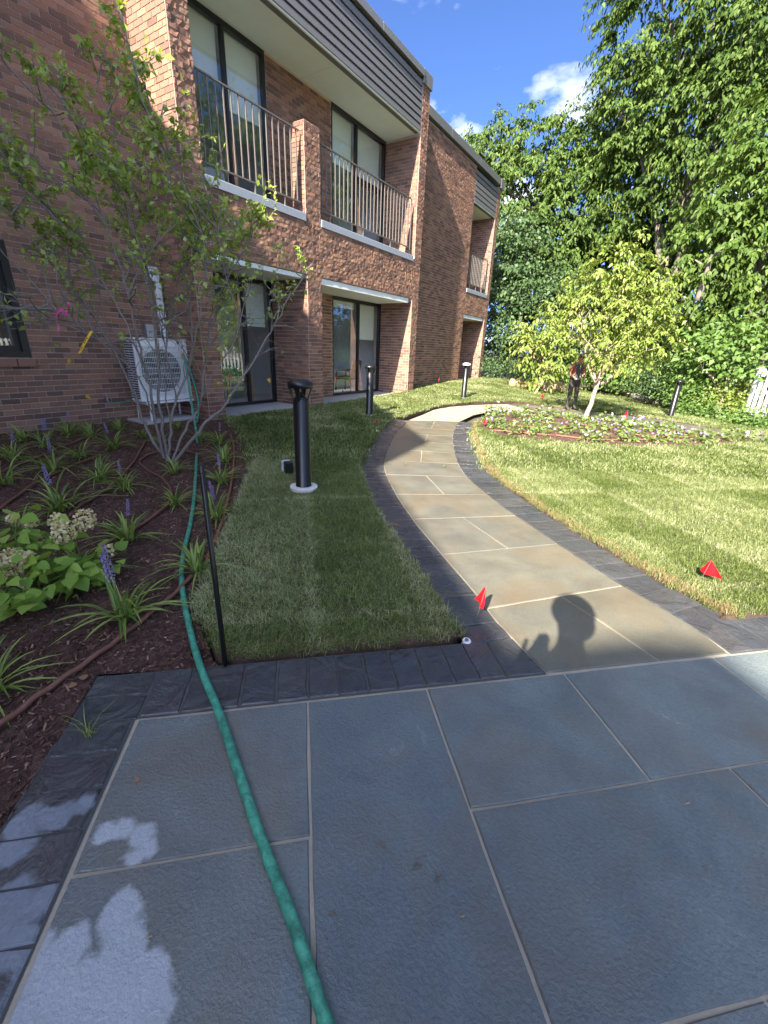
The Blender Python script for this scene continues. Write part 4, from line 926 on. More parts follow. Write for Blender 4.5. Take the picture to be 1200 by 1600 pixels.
tag(b.build('garden_hose', M['hose'], smooth=True), 'thick worn green garden hose running from the terrace across the mulch to the air conditioner', 'garden hose')
def drip(pts, label, mat='drip', r=.012):
    b = MB(); b.tube(laid(pts, r, .012, 8), r, 8); tag(b.build('drip_line', M[mat], smooth=True), label, 'drip hose', 'drip hoses laid over the mulch')
drip([(-1.767, 0.138), (-1.787, 0.25), (-1.836, 0.387), (-1.873, 0.521), (-1.921, 0.69), (-1.988, 0.874), (-2.106, 1.156), (-2.196, 1.315)], 'brown drip hose nearest the terrace, curving out of the left edge of the picture')
drip([(-2.956, 0.801), (-3.013, 0.953), (-3.02, 1.143), (-3.096, 1.359), (-3.21, 1.587), (-3.456, 1.942), (-3.727, 2.149), (-4.177, 2.342), (-4.727, 2.459), (-5.081, 2.607), (-5.283, 2.857), (-5.356, 3.124), (-4.83, 3.257)], 'brown drip hose looping around the foot of the multi-stem shrub')
drip([(-3.8, 1.33), (-3.983, 1.484), (-4.18, 1.736), (-4.46, 2.021), (-5.028, 2.495), (-5.824, 3.066), (-6.108, 3.263)], 'brown drip hose bending up between the liriope in the middle of the bed')
drip([(-4.253, 0.941), (-4.475, 1.133), (-4.916, 1.483), (-5.215, 1.812), (-5.495, 2.169), (-5.677, 2.509)], 'brown drip hose in the left rows of liriope behind the hydrangea')
drip([(-5.552, 1.375), (-5.756, 1.584), (-6.023, 1.908), (-6.498, 2.4), (-6.863, 2.868), (-7.106, 3.251)], 'brown drip hose in the back row close to the brick wall')
drip([(-2.268, 1.466), (-2.409, 1.604), (-2.65, 1.861), (-3.218, 2.394), (-3.854, 2.957), (-4.791, 3.733), (-5.649, 4.355)], 'terracotta drip hose along the grass edge of the bed', 'drip_orange', .011)
t = thing('edging_stake', 'thin black metal stake standing upright where lawn, mulch and dark pavers meet', 'stake', (-1.415, 0.948) + (0,))
b = MB(); b.tube([(0, 0, -.05), (0, 0, .925)], .011, 8); b.build('rod', M['black_paint'], t, True)
b = MB(); b.tube([(.016, -.012, -.05), (.018, -.013, .90)], .007, 8); b.build('wire_rod', M['dark_metal'], t, True)
t = thing('drain_cap', 'small round white drain cap in the gap at the lawn corner', 'drain cap', at((-0.574, 1.739), .0))
b = MB(); b.lathe([(.022, -.05), (.022, .008), (.019, .012), (.012, .009), (.010, .009)], 20); b.build('cap', M['white_paint'], t)
b = MB(); b.lathe([(.009, .006), (.009, .016), (.006, .018)], 12); b.build('valve', M['fan_grey'], t)

# ------------------------------------------------------------------ air conditioner
ac = thing('air_conditioner', 'white outdoor air conditioner on a tubular stand against the shaded brick wall', 'air conditioner', (-7.55, 4.09, 0))
W_, D_, Z0, Z1 = 1.0, .34, .36, 1.37
b = MB(); b.bbox((-D_, 0, Z0), (0, W_, Z1), .018); b.build('case', M['white_paint'], ac)
b = MB(); b.bbox((-D_-.008, -.008, Z1-.002), (.01, W_+.008, Z1+.018), .008); b.build('top_panel', M['white_paint'], ac)
b = MB(); cy, cz, Rf = .42, .86, .36
b.add([(.004, cy+Rf*math.cos(2*PI*k/40), cz+Rf*math.sin(2*PI*k/40)) for k in range(40)], [tuple(range(40))]); b.build('fan_opening', M['fan_grey'], ac)
g = MB(); g.box((.004, cy-.40, cz-.40), (.012, cy-.385, cz+.40)); g.box((.004, cy+.385, cz-.40), (.012, cy+.40, cz+.40)); g.box((.004, cy-.385, cz-.40), (.012, cy+.385, cz-.385)); g.box((.004, cy-.385, cz+.385), (.012, cy+.385, cz+.40))
for k in range(8): z = cz-.31+k*.0886; g.box((.012, cy-.385, z-.006), (.018, cy+.385, z+.006))
for k in range(24): y = cy-.36+k*.0313; g.box((.008, y-.0022, cz-.385), (.012, y+.0022, cz+.385))
g.build('fan_guard', M['offwhite'], ac)
g = MB()
for k in range(5):
    a = k*2*PI/5; V = []
    for q in (.1, .34):
        for da in (-.28, .28): V.append((.0045+.001*k, cy+q*math.cos(a+da), cz+q*math.sin(a+da)))
    g.add(V, [(0, 1, 3, 2)])
g.build('fan_blades', M['dark_void'], ac)
g = MB(); nsl = 24
for x0, x1 in ((-D_+.03, -D_+.155), (-D_+.17, -D_+.295)):
    for k in range(nsl): z = Z0+.04+k*.039; g.box((x0, -.006, z), (x1, -.001, z+.022))
g.build('side_louvre', M['dark_void'], ac)
b = MB(); b.add([(.004, .80, 1.06), (.004, .905, 1.06), (.004, .905, 1.075), (.004, .80, 1.075)], [(0, 1, 2, 3)]); b.add([(.0045, .80, 1.076), (.0045, .905, 1.076), (.0045, .8525, 1.17)], [(0, 1, 2)]); b.build('warning_label', M['orange'], ac)
b = MB(); b.add([(.006, .825, 1.085), (.006, .88, 1.085), (.006, .8525, 1.14)], [(0, 1, 2)]); b.build('label_triangle', M['label_yellow'], ac)
b = MB(); b.add([(.0075, .849, 1.105), (.0075, .856, 1.105), (.0075, .857, 1.128), (.0075, .848, 1.128)], [(0, 1, 2, 3)]); b.box((.0065, .849, 1.093), (.0075, .856, 1.100)); b.build('exclamation_mark', M['black_ink'], ac)
b = MB()
for y, z in ((.80, 1.232), (.816, 1.205), (.784, 1.205)): b.add([(.005, y, z-.017), (.005, y+.012, z), (.005, y, z+.017), (.005, y-.012, z)], [(0, 1, 2, 3)])
b.build('maker_mark', M['label_red'], ac)
for y in (.10, .90):
    b = MB(); b.tube(spline([(.03, y, .0), (.03, y, .20), (.02, y, .27), (-.03, y, .305), (-D_+.03, y, .305), (-D_-.02, y, .27), (-D_-.03, y, .2), (-D_-.03, y, 0)], 4), .019, 8); b.build('stand_leg', M['white_paint'], ac, True)
b = MB(); b.box((.0, .05, .315), (.035, .95, .35)); b.box((-D_-.03, .05, .315), (-D_, .95, .35)); b.build('stand_rail', M['white_paint'], ac)
b = MB(); b.bbox((-8.0, 4.0, -.05), (-7.35, 5.0, .035), .01); tag(b.build('equipment_pad', M['concrete']), 'low concrete pad under the air conditioner stand', 'concrete pad')
t = thing('pipe_cover', 'white vertical pipe cover rising up the brick wall above the air conditioner', 'pipe cover', (-8.0, 4.93, 1.3))
b = MB(); b.bbox((-.045, -.05, -.95), (.035, .05, 1.06), .012); b.build('duct', M['white_paint'], t)
b = MB(); b.bbox((-.045, -.057, .45), (.041, .057, .53), .008); b.build('joint_cover', M['white_paint'], t)
b = MB(); b.bbox((-.045, -.19, 1.02), (.04, .05, 1.24), .03); b.build('elbow', M['white_paint'], t)
t = thing('disconnect_box', 'small grey electrical box on the brick wall just above the air conditioner', 'electrical box', (-8.0, 4.66, 1.48))
b = MB(); b.bbox((-.04, -.10, -.11), (.06, .10, .14), .01); b.build('box', M['fan_grey'], t); b = MB(); b.bbox((.06, -.09, -.10), (.072, .09, .13), .005); b.build('cover', M['concrete'], t)
t = thing('hose_tap', 'wall tap low on the brick wall with a thin green hose', 'tap', (-8.04, 3.72, .42))
b = MB(); b.tube([(0, 0, 0), (.09, 0, 0)], .014, 8); b.tube([(.07, 0, 0), (.085, .0, -.06)], .012, 8); b.lathe([(.03, .03), (.03, .04)], 10, (.06, 0)); b.build('tap_body', M['wire'], t)
b = MB(); b.tube(spline([(.085, 0, -.06), (.10, .06, -.09), (.10, .22, -.10), (.12, .42, -.06), (.15, .62, -.14), (.2, .8, -.3)], 5), .011, 6); b.build('thin_hose', M['hose'], t, True)

# ------------------------------------------------------------------ furniture and pictures seen through the glass
def armchair(label, loc, rz, mseat, mframe):
    t = thing('armchair', label, 'armchair', loc, rz)
    b = MB(); b.bbox((-.27, -.25, .38), (.27, .27, .47), .03); b.build('seat', mseat, t)
    V, F = [], []
    for i in range(7):
        q = i/6
        for x in (-.27, -.14, 0, .14, .27): V += [(x*(1-.12*q*q), -.24-.10*q, .45+.55*q - .04*(x/.27)**2*q), (x*(1-.12*q*q), -.30-.10*q, .45+.55*q-.04*(x/.27)**2*q)]
    for i in range(6):
        for j in range(4):
            o = (i*5+j)*2; F += [(o, o+2, o+12, o+10), (o+3, o+1, o+11, o+13)]
    F += [tuple([60+2*j for j in range(5)] + [61+2*j for j in range(4, -1, -1)])]
    b = MB(); b.add(V, F); b.build('backrest', mseat, t)
    for s in (-1, 1):
        b = MB(); b.tube(spline([(s*.30, -.30, 0), (s*.30, -.28, .4), (s*.30, -.22, .64), (s*.30, 0, .66), (s*.30, .22, .64), (s*.30, .25, .4), (s*.30, .27, 0)], 4), .022, 8); b.build('arm_frame', mframe, t, True)
    return t
armchair('teal armchair with honey-coloured wooden arms behind the left ground-floor glass door', (-9.05, 7.3, .0), -1.9, M['teal'], M['honey_wood'])
armchair('dark armchair with a rounded back behind the right ground-floor window', (-9.0, 11.75, .0), 1.7, M['charcoal'], M['charcoal'])
t = armchair('upstairs armchair draped with pale blue linen behind the balcony railing', (-8.95, 7.2, 3.84), -1.9, M['linen'], M['charcoal'])
t = thing('picture_board', 'group of framed pictures on the room wall behind the right ground-floor window', 'pictures', (-12.08, 11.9, 1.5))
for k, (y, z, w, h) in enumerate(((0, 0, .5, .4), (.6, .1, .35, .5), (.02, .5, .45, .35), (-.5, .2, .35, .45))):
    b = MB(); b.box((0, y, z), (.03, y+w, z+h)); b.build('picture', M['paper'] if k != 1 else M['charcoal'], t)
# ------------------------------------------------------------------ serviceberry: multi-stem shrub in front of the wall
SBASE = (-4.86, 2.88, 0.0)
sv = thing('serviceberry_shrub', 'tall multi-stem shrub with sparse leaves in front of the shaded wall', 'shrub', SBASE)
STEMS = [[(-4.883, 2.842, -0.028), (-5.065, 2.73, 0.38), (-5.131, 2.717, 0.705), (-5.212, 2.678, 0.983), (-5.398, 2.561, 1.539), (-5.611, 2.398, 1.957), (-5.836, 2.214, 2.396), (-5.96, 2.005, 2.624)], [(-4.906, 2.802, 0.039), (-4.839, 2.719, 0.555), (-4.789, 2.706, 0.84), (-4.765, 2.649, 1.172), (-4.69, 2.578, 1.657), (-4.64, 2.467, 2.183), (-4.677, 2.306, 2.769), (-4.713, 2.147, 3.26)], [(-4.882, 2.843, -0.012), (-4.846, 2.904, 0.423), (-4.838, 3.015, 0.71), (-4.799, 3.178, 0.995), (-4.756, 3.252, 1.314), (-4.746, 3.269, 1.718), (-4.793, 3.287, 2.228), (-4.854, 3.283, 2.928), (-5.02, 3.198, 3.848)], [(-4.868, 2.866, -0.023), (-4.848, 3.096, 0.361), (-4.803, 3.27, 0.58), (-4.798, 3.377, 0.878), (-4.83, 3.519, 1.319), (-4.767, 3.724, 1.898), (-4.674, 3.978, 2.336), (-4.546, 4.195, 2.729)], [(-4.853, 2.891, -0.017), (-4.578, 3.159, 0.425), (-4.47, 3.342, 0.607), (-4.316, 3.503, 0.906), (-4.119, 3.738, 1.343), (-4.003, 3.935, 1.699), (-3.931, 4.055, 1.964)], [(-4.889, 2.832, -0.011), (-5.018, 2.908, 0.591), (-5.074, 3.009, 1.161), (-5.114, 3.04, 1.769), (-5.223, 3.053, 2.338), (-5.327, 3.073, 3.1), (-5.477, 3.015, 3.73)], [(-4.839, 2.719, 0.555), (-4.754, 2.569, 0.981), (-4.776, 2.335, 1.261), (-4.821, 2.063, 1.505), (-4.857, 1.905, 1.61)], [(-4.838, 3.015, 0.71), (-4.682, 2.886, 1.176), (-4.626, 2.784, 1.733), (-4.639, 2.664, 2.48), (-4.729, 2.513, 2.932), (-4.826, 2.35, 3.158)], [(-4.803, 3.27, 0.58), (-4.546, 3.311, 0.971), (-4.293, 3.543, 1.47), (-4.337, 3.469, 2.046), (-4.34, 3.365, 2.61), (-4.406, 3.254, 3.065)], [(-4.765, 2.649, 1.172), (-5.023, 2.605, 1.724), (-5.237, 2.44, 2.225), (-5.42, 2.23, 2.665), (-5.588, 2.044, 3.061)], [(-4.799, 3.178, 0.995), (-4.542, 3.221, 1.583), (-4.387, 3.286, 2.201), (-4.373, 3.114, 2.713), (-4.482, 2.93, 3.166), (-4.536, 2.838, 3.629)], [(-4.846, 2.904, 0.423), (-5.079, 3.098, 1.161), (-5.013, 3.308, 1.925), (-4.933, 3.542, 2.532), (-4.848, 3.783, 2.946)]]
b = MB(); LP, LY, LN, LS = [], [], [], []
def twig(p, d, L, depth):
    k = 6; P = [np.array(p)]; d = np.array(d)/np.linalg.norm(d)
    for i in range(k-1):
        d = d + rng.normal(size=3)*.14 + np.array([0, 0, .03]); d /= np.linalg.norm(d); P.append(P[-1] + d*L/(k-1))
    r = .0016 + .0022*depth; b.tube(P, np.linspace(r*1.6, r*.7, k), 5, cap=False)
    zz = P[-1][2]
    dens = sstep((zz-1.55)/1.2)
    # leaves follow the photograph: dense above head height, only a few stragglers below
    for i in range(1, k):
        if depth <= 1:
            for _ in range(2):
                if rng.random() < .04 + .46*dens:
                    side = rng.normal(size=3); y = d*.55 + side*.6 + np.array([0, 0, -.25]); LP.append(P[i] + rng.normal(size=3)*.012); LY.append(y); LN.append(np.array([.15, -.35, .8]) + rng.normal(size=3)*.4); LS.append(rng.uniform(.045, .078))
        if depth > 0 and rng.random() < (.72 if zz > 1.3 else .35):
            nd = d*.7 + rng.normal(size=3)*.55; twig(P[i], nd, L*rng.uniform(.4, .7), depth-1)
for si, S in enumerate(STEMS):
    P = spline(S, 5); P = P + np.vstack([[0, 0, 0], rng.normal(size=(len(P)-1, 3))*.008])
    P[0][2] = max(P[0][2], -.03) if si < 6 else P[0][2]
    r0 = .019 if si < 6 else .009; b.tube(P, np.linspace(r0, .004, len(P))*np.random.default_rng(si).uniform(.85, 1.1), 8, cap=False)
    for i in range(int(len(P)*.30), len(P)):
        if rng.random() < .50:
            t = P[min(i+1, len(P)-1)]-P[max(i-1, 0)]; nd = t/np.linalg.norm(t)*.8 + rng.normal(size=3)*.5 + np.array([0, 0, .1]); twig(P[i], nd, rng.uniform(.28, .60), 2 if P[i][2] > 1.3 else 1)
b.build('stem', M['smooth_bark'], sv, True, world=True)
LP = np.array(LP); print('serviceberry leaves', len(LP))
V, F = leaves(LP, np.array(LY), np.array(LN), LS); big_mesh('foliage', V-np.array(SBASE), F, M['service'], sv)
yl = [(-4.974, 1.902, 1.527), (-5.148, 2.197, 0.8), (-4.993, 2.067, 1.161), (-4.44, 3.393, 1.222), (-4.167, 3.853, 0.977), (-5.012, 1.839, 1.49)]
for q in yl:
    V, F = leaves(np.array([q]), rng.normal(size=(1, 3))*.4 + np.array([.3, 0, -.7]), np.array([[.4, -.8, .2]]), [.07]); big_mesh('yellow_leaf', V-np.array(SBASE), F, M['autumn'], sv)
tp = [(-4.516, 2.087, 1.416), (-4.568, 2.0, 1.261), (-4.584, 1.973, 1.627), (-4.64, 1.878, 1.508)]
t = thing('plant_tag', 'yellow paper tag with black print hanging from a bare shrub stem', 'tag', tp[0]); q = np.array(tp[1])-np.array(tp[0]); q = q*1.25; sidev = np.array([.8, .5, .15])*.030
b = MB(); b.add([-sidev/2, sidev/2, sidev*.62+q*.55+np.array([.01, -.008, 0]), -sidev*.55+q*.55+np.array([.01, -.008, 0]), sidev/2+q, -sidev/2+q], [(0, 1, 2, 3), (3, 2, 4, 5)]); b.build('tag', M['yellow'], t)
b = MB(); nrm_ = np.cross(sidev, q); nrm_ /= np.linalg.norm(nrm_); nrm_ *= -1 if nrm_[1] > 0 else 1
for k, (a0, a1, w0, w1) in enumerate(((.30, .36, -.3, .25), (.40, .46, -.3, .1), (.50, .55, -.3, .28), (.72, .80, -.15, .2), (.84, .88, -.3, .1))):
    o = nrm_*.003 + np.array([.008, -.0065, 0]); b.add([sidev*w0+q*a0+o, sidev*w1+q*a0+o, sidev*w1+q*a1+o, sidev*w0+q*a1+o], [(0, 1, 2, 3)])
b.build('print', M['black_ink'], t); b = MB(); b.tube([(0, 0, 0), (.01, 0, .03)], .0012, 5); b.build('string', M['wire'], t)
t = thing('ribbon', 'pink plastic ribbon tied round a leaning shrub stem', 'ribbon', tp[2]); a_, b2 = np.array((0., 0, 0)), np.array(tp[3])-np.array(tp[2])
def strip(P, w):
    mb = MB(); P = [np.array(p) for p in P]; V = []
    for i, p in enumerate(P): wv = np.array([.3, .2, 1])*w*(1+.25*math.sin(i*2.1)) + np.array([0, .012*math.sin(i*1.7), 0]); V += [p-wv/2, p+wv/2]
    return mb.add(V, [(2*i, 2*i+2, 2*i+3, 2*i+1) for i in range(len(P)-1)])
strip(spline([(0, 0, 0), tuple(b2*.25+np.array([0, 0, -.05])), tuple(b2*.55+np.array([0, 0, .012])), tuple(b2*.95+np.array([0, 0, .02])), tuple(b2*1.02+np.array([0, 0, -.10]))], 4), .026).build('streamer', M['pink'], t)
b = MB(); b.ball((0, 0, 0), .014, 8, 5); b.build('knot', M['pink'], t)

# ------------------------------------------------------------------ liriope clumps
def liriope_proto(seed, nb, L, spikes):
    r = random.Random(seed); t = thing('liriope', 'x', 'liriope', (0, 0, -50), 0, 'variegated liriope clumps in the mulch bed'); V, F = [], []
    for i in range(nb):
        d = r.uniform(0, 2*PI); l = L*r.uniform(.55, 1.15); st = r.uniform(.35, 1.25); w = r.uniform(.009, .014); x, y = r.gauss(0, .014), r.gauss(0, .014); k0 = len(V)
        for q in range(7):
            s = q/6; h_ = l*(s*math.sin(st+.25) - .62*s*s*(1.15-.4*st)); o = l*s*math.cos(st)*(.55+.45*s) + .01; ww = w*(.75+.5*s)*(1-s**3) + .0008
            cx, cy = x+o*math.cos(d), y+o*math.sin(d); px, py = -math.sin(d)*ww/2, math.cos(d)*ww/2
            V += [(cx-px, cy-py, max(.004, h_)), (cx, cy, max(.004, h_)-ww*.25), (cx+px, cy+py, max(.004, h_))]
        for q in range(6): o = k0+q*3; F += [(o, o+1, o+4, o+3), (o+1, o+2, o+5, o+4)]
    b = MB(); b.add(V, F); b.build('blades', M['liriope'], t)
    for k in range(spikes):
        d = r.uniform(0, 2*PI); ln = r.uniform(.01, .05); hh = L*r.uniform(.75, 1.0); sp = MB(); sp.tube([(0, 0, 0), (ln*.5*math.cos(d), ln*.5*math.sin(d), hh*.5), (ln*math.cos(d), ln*math.sin(d), hh)], .002, 5); so = sp.build('flower_stem', M['shrub'], t)
        fb = MB()
        for j in range(34):
            q = j/33; z = hh*(.62+.38*q); a = j*2.4; rr = .010*(1-.6*q); c = ln*(.62+.38*q); fb.ball((c*math.cos(d)+rr*math.cos(a), c*math.sin(d)+rr*math.sin(a), z), r.uniform(.0035, .0055), 5, 3)
        fb.build('flower_spike', M['spike'], t)
    return t
protos = {s: [liriope_proto(s*10+k, 34+4*k, .30, s) for k in range(3)] for s in (0, 1, 2)}
LIR = [
 ((-2.109, 0.871), 2, 1.25, 'largest liriope clump at the front of the bed, long arching leaves beside the drip hose'),
 ((-2.24, 1.382), 0, .85, 'yellow-edged liriope clump squeezed between the green hose and the black stake'),
 ((-3.021, 1.374), 1, .9, 'liriope clump with one purple spike in the open mulch in the middle of the bed'),
 ((-4.021, 1.338), 1, 1.25, 'big liriope clump with a tall purple spike just behind the hydrangea flowers'),
 ((-3.427, 2.007), 0, .72, 'small upright liriope clump left of the green hose, at the drip hose bend'),
 ((-2.885, 2.01), 2, .85, 'liriope clump with two purple spikes between black stake and lawn edge'),
 ((-3.676, 2.669), 1, .95, 'pale striped liriope clump leaning over the lawn edge right of the green hose'),
 ((-4.36, 3.232), 0, 1.0, 'pale striped liriope clump next behind the one leaning over the lawn edge'),
 ((-5.196, 3.806), 1, .9, 'hindmost liriope clump of the row along the lawn edge'),
 ((-5.621, 3.776), 0, .8, 'liriope clump hidden behind the green hose at the foot of the shrub'),
 ((-4.176, 1.959), 1, .85, 'liriope clump with a lilac spike left of the looped drip hose'),
 ((-4.642, 1.956), 0, 1.0, 'upright striped liriope clump between two drip hoses in the middle row'),
 ((-4.345, 2.577), 0, .8, 'liriope clump inside the drip hose loop at the shrub stems'),
 ((-5.327, 1.815), 1, 1.1, 'broad liriope clump with a short spike in the third row from the front'),
 ((-5.948, 2.744), 1, 1.0, 'liriope clump with lilac spike below the left stand leg of the air conditioner'),
 ((-5.725, 2.251), 0, .95, 'dense round liriope clump of narrow leaves in the middle of the back rows'),
 ((-6.615, 2.243), 2, 1.0, 'liriope clump with two pale spikes close together near the wall'),
 ((-6.167, 1.743), 1, 1.0, 'liriope clump at the left edge of the picture, second from the wall'),
 ((-5.208, 1.349), 0, 1.15, 'dark liriope clump cut by the left edge of the picture'),
 ((-6.891, 2.906), 0, 1.0, 'liriope clump against the wall below the thin hose'),
 ((-7.296, 2.787), 1, 1.05, 'tall liriope clump against the brick wall, left of the hose tap'),
 ((-7.246, 2.208), 0, 1.05, 'liriope clump against the wall below the dark window'),
 ((-7.149, 3.436), 0, .9, 'liriope clump at the corner of the air conditioner pad'),
 ((-6.385, 3.382), 0, .75, 'small liriope clump in front of the air conditioner pad'),
 ((-5.803, 3.308), 0, .75, 'yellow-tipped liriope clump behind the shrub stems'),
 ((-6.684, 4.13), 0, .7, 'smallest liriope clump, under the right end of the air conditioner'),
 ((-2.034, 0.31), 0, .85, 'liriope clump at the left edge beside the terrace, only its leaf tips in view'),
 ((-2.713, 0.933), 0, 1.0, 'liriope clump half hidden under the right side of the hydrangea'),
 ((-3.718, 0.995), 0, 1.0, 'liriope clump behind the hydrangea at the left edge'),
]
for i, (p, s, sc, lab) in enumerate(LIR):
    q = protos[s][i % 3]; dup(q, (p[0], p[1], .0), random.uniform(0, 6.28), sc*(1.15 if p[1] < 1.2 else 1.35), lab)
for s in protos:
    for q in protos[s]:
        for ch in list(q.children): bpy.data.objects.remove(ch)
        bpy.data.objects.remove(q)

# ------------------------------------------------------------------ hydrangea
HB = (-2.659, 0.633)
hy = thing('hydrangea', 'bright green hydrangea bush with cream flower heads at the left edge of the bed', 'hydrangea', (HB[0], HB[1], 0))
tips = [(-2.851, 0.687, 0.208), (-2.871, 0.819, 0.231), (-2.79, 0.945, 0.207), (-2.672, 1.009, 0.089), (-2.568, 1.015, -0.099), (-2.553, 0.646, -0.026), (-2.575, 0.77, -0.212), (-2.53, 0.524, -0.045), (-2.591, 0.917, -0.192), (-2.519, 0.789, 0.153), (-2.457, 0.617, 0.252), (-2.428, 0.52, 0.202), (-2.422, 0.676, 0.144), (-2.502, 0.859, 0.066), (-2.859, 0.653, 0.297), (-2.934, 0.771, 0.332), (-2.71, 1.063, -0.014), (-2.711, 0.843, 0.188), (-2.689, 0.506, 0.224), (-2.778, 0.562, 0.354), (-2.737, 0.736, 0.144), (-2.651, 1.095, -0.1)]
b = MB(); P_, Y_, N_, S_ = [], [], [], []
for p in tips:
    tp_ = np.array([p[0], p[1], max(.06, p[2]*1.12)]); Q = limb(b, (HB[0]+rng.normal()*.04, HB[1]+rng.normal()*.04, 0), tp_, .006, .003, 6, .1, 6)
    for k in range(11):
        i = 5-k//4*1; o = rng.normal(size=3)*np.array([.055, .055, .04]); P_.append(Q[i]+o+np.array([0, 0, .03])); Y_.append(np.array([o[0]*9, o[1]*9, -.15]) + np.array([.15, -.25, 0]) + rng.normal(size=3)*.25); N_.append(np.array([.15, -.3, 1.0]) + rng.normal(size=3)*.3); S_.append(rng.uniform(.05, .095))
b.build('stem', M['shrub'], hy, True, world=True)
V, F = leaves(np.array(P_), np.array(Y_), np.array(N_), S_, HEART_V, HEART_F); big_mesh('foliage', V-np.array(hy.location), F, M['hyd_leaf'], hy)
heads = [(-2.7, 0.892, 0.325), (-2.721, 1.02, 0.357), (-2.661, 0.621, 0.256), (-2.694, 0.698, 0.244), (-2.986, 0.768, 0.371), (-2.921, 0.827, 0.357), (-2.654, 1.085, 0.15), (-2.797, 0.913, 0.36), (-2.508, 0.616, 0.191)]
for k, p in enumerate(heads):
    r = [.062, .058, .066, .042, .035, .035, .034, .045, .025][k]; n_ = int(230*(r/.06)**2); d = unit(n_); d[:, 2] = d[:, 2]*1.25
    pos = np.array(p) + d*r*rng.uniform(.65, 1.05, n_)[:, None]
    V, F = leaves(pos, unit(n_), d + rng.normal(size=(n_, 3))*.3, rng.uniform(.009, .016, n_), np.array([(-.5, -.5, 0), (.5, -.5, 0), (.5, .5, .1), (-.5, .5, .1), (0, 0, .12)]), np.array([(0, 1, 4), (1, 2, 4), (2, 3, 4), (3, 0, 4)]))
    h_ = big_mesh('flower_head', V-np.array(hy.location), F, M['hyd_flower'], hy)
    q = MB(); q.tube([(HB[0], HB[1], .1), tuple((np.array(p)+np.array([HB[0], HB[1], .15]))/2), tuple(p)], .003, 5); q.build('flower_stalk', M['shrub'], hy, True, world=True)

# small things on the terrace and mulch
def small_leaf(name, xy, rz, s, label, cat, z=.004, mat='brown_leaf'):
    V = [(x*s, y*s, z + .012*s*10*(abs(x)*.6+.15*y*y)) for x, y, zz in HEART_V]; b = MB(); b.add([(a*math.cos(rz)-c_*math.sin(rz)+xy[0], a*math.sin(rz)+c_*math.cos(rz)+xy[1], z_) for a, c_, z_ in V], HEART_F.tolist())
    return tag(b.build(name, M[mat], smooth=True), label, cat)
small_leaf('dead_leaf', (-1.179, 0.418), 1, .022, 'small dark brown dead leaf on the bluestone left of the hose', 'dead leaf')
small_leaf('dead_leaf', (-1.945, 0.421), .3, .035, 'tan dead leaf on the mulch, leftmost of three by the terrace corner', 'dead leaf', .02)
small_leaf('dead_leaf', (-1.78, 0.489), 1.2, .035, 'pale orange dead leaf on the mulch nearest the terrace corner', 'dead leaf', .02)
small_leaf('dead_leaf', (-1.793, 0.55), 2.2, .035, 'orange-tan dead leaf touching the corner of the dark edging', 'dead leaf', .02)
small_leaf('dead_leaf', (-1.629, 2.829), 2.2, .06, 'pinkish dead leaf on the curved dark edging of the path', 'dead leaf', .006)
for xy, a, L, lab in (((-0.412, 0.709), .1, .040, 'longest dark twig lying on the large middle slab'), ((-0.299, 0.72), 1.0, .035, 'forked dark twig lying on the large middle slab'), ((-0.237, 0.726), 1.3, .03, 'short dark twig right of the forked twig'), ((-0.147, 0.687), 1.0, .014, 'pale splinter on the middle slab near the joint'), ((0.351, 1.381), .9, .02, 'tiny pale splinter on the right-hand large slab'), ((-0.766, 0.223), 1.2, .013, 'pale chip on the wet lower left slab'), ((-0.425, 0.504), .2, .025, 'thin dark twig near the left joint of the middle slab')):
    b = MB(); b.tube([(xy[0]-L/2*math.cos(a), xy[1]-L/2*math.sin(a), .003), (xy[0]+.004, xy[1]+.003, .005), (xy[0]+L/2*math.cos(a), xy[1]+L/2*math.sin(a), .003)], [.0014, .0024, .0012], 5)
    if 'forked' in lab: b.tube([(xy[0], xy[1], .004), (xy[0]-.012, xy[1]+.012, .004)], .0015, 5)
    tag(b.build('twig', M['straw'] if 'pale' in lab else M['bark']), lab, 'twig')
t = thing('grass_wisp', 'uprooted wisp of grass lying on the dark edging of the terrace', 'grass wisp', (-1.501, 0.418) + (.003,))
o_ = blades(16, .02, .075, .003, M['service'], 1.5); o_.name = 'blades'; o_.parent = t

# ------------------------------------------------------------------ flower bed beyond the right lawn
def bedding(seed, fm):
    r = np.random.default_rng(seed); t = thing('bedding_plant', 'x', 'bedding plant', (0, 0, -50)); n_ = 70; p = r.normal(size=(n_, 3))*np.array([.10, .10, .035]) + np.array([0, 0, .075]); p[:, 2] = np.clip(p[:, 2], .02, .17)
    V, F = leaves(p, np.concatenate([p[:, :2]*6, r.normal(size=(n_, 1))*.4], 1) + r.normal(size=(n_, 3))*.4, np.array([0, 0, 1.]) + r.normal(size=(n_, 3))*.45, r.uniform(.05, .085, n_)); big_mesh('foliage', V, F, M['bed_leaf'], t)
    k = 6 if fm == 'fl_purple' else 3; pf = r.normal(size=(k, 3))*np.array([.11, .11, .025]) + np.array([0, 0, .155]); tv = [(0, 0, 0)] + [(.5*math.cos(a)*(1 if j % 2 else .45), .5*math.sin(a)*(1 if j % 2 else .45), .06) for j, a in enumerate(np.arange(10)*2*PI/10)]; tf = [(0, 1+j, 1+(j+1) % 10) for j in range(10)]
    V, F = leaves(pf, r.normal(size=(k, 3)), np.array([.1, -.7, .8]) + r.normal(size=(k, 3))*.35, r.uniform(.035, .06, k), np.array(tv), np.array(tf)); big_mesh('flowers', V, F, M[fm], t)
    return t
bp = {m: [bedding(40+i+(9 if m == 'fl_white' else 0), m) for i in range(3)] for m in ('fl_purple', 'fl_white')}
n = 0; BP = np.array(BED)
cand = []
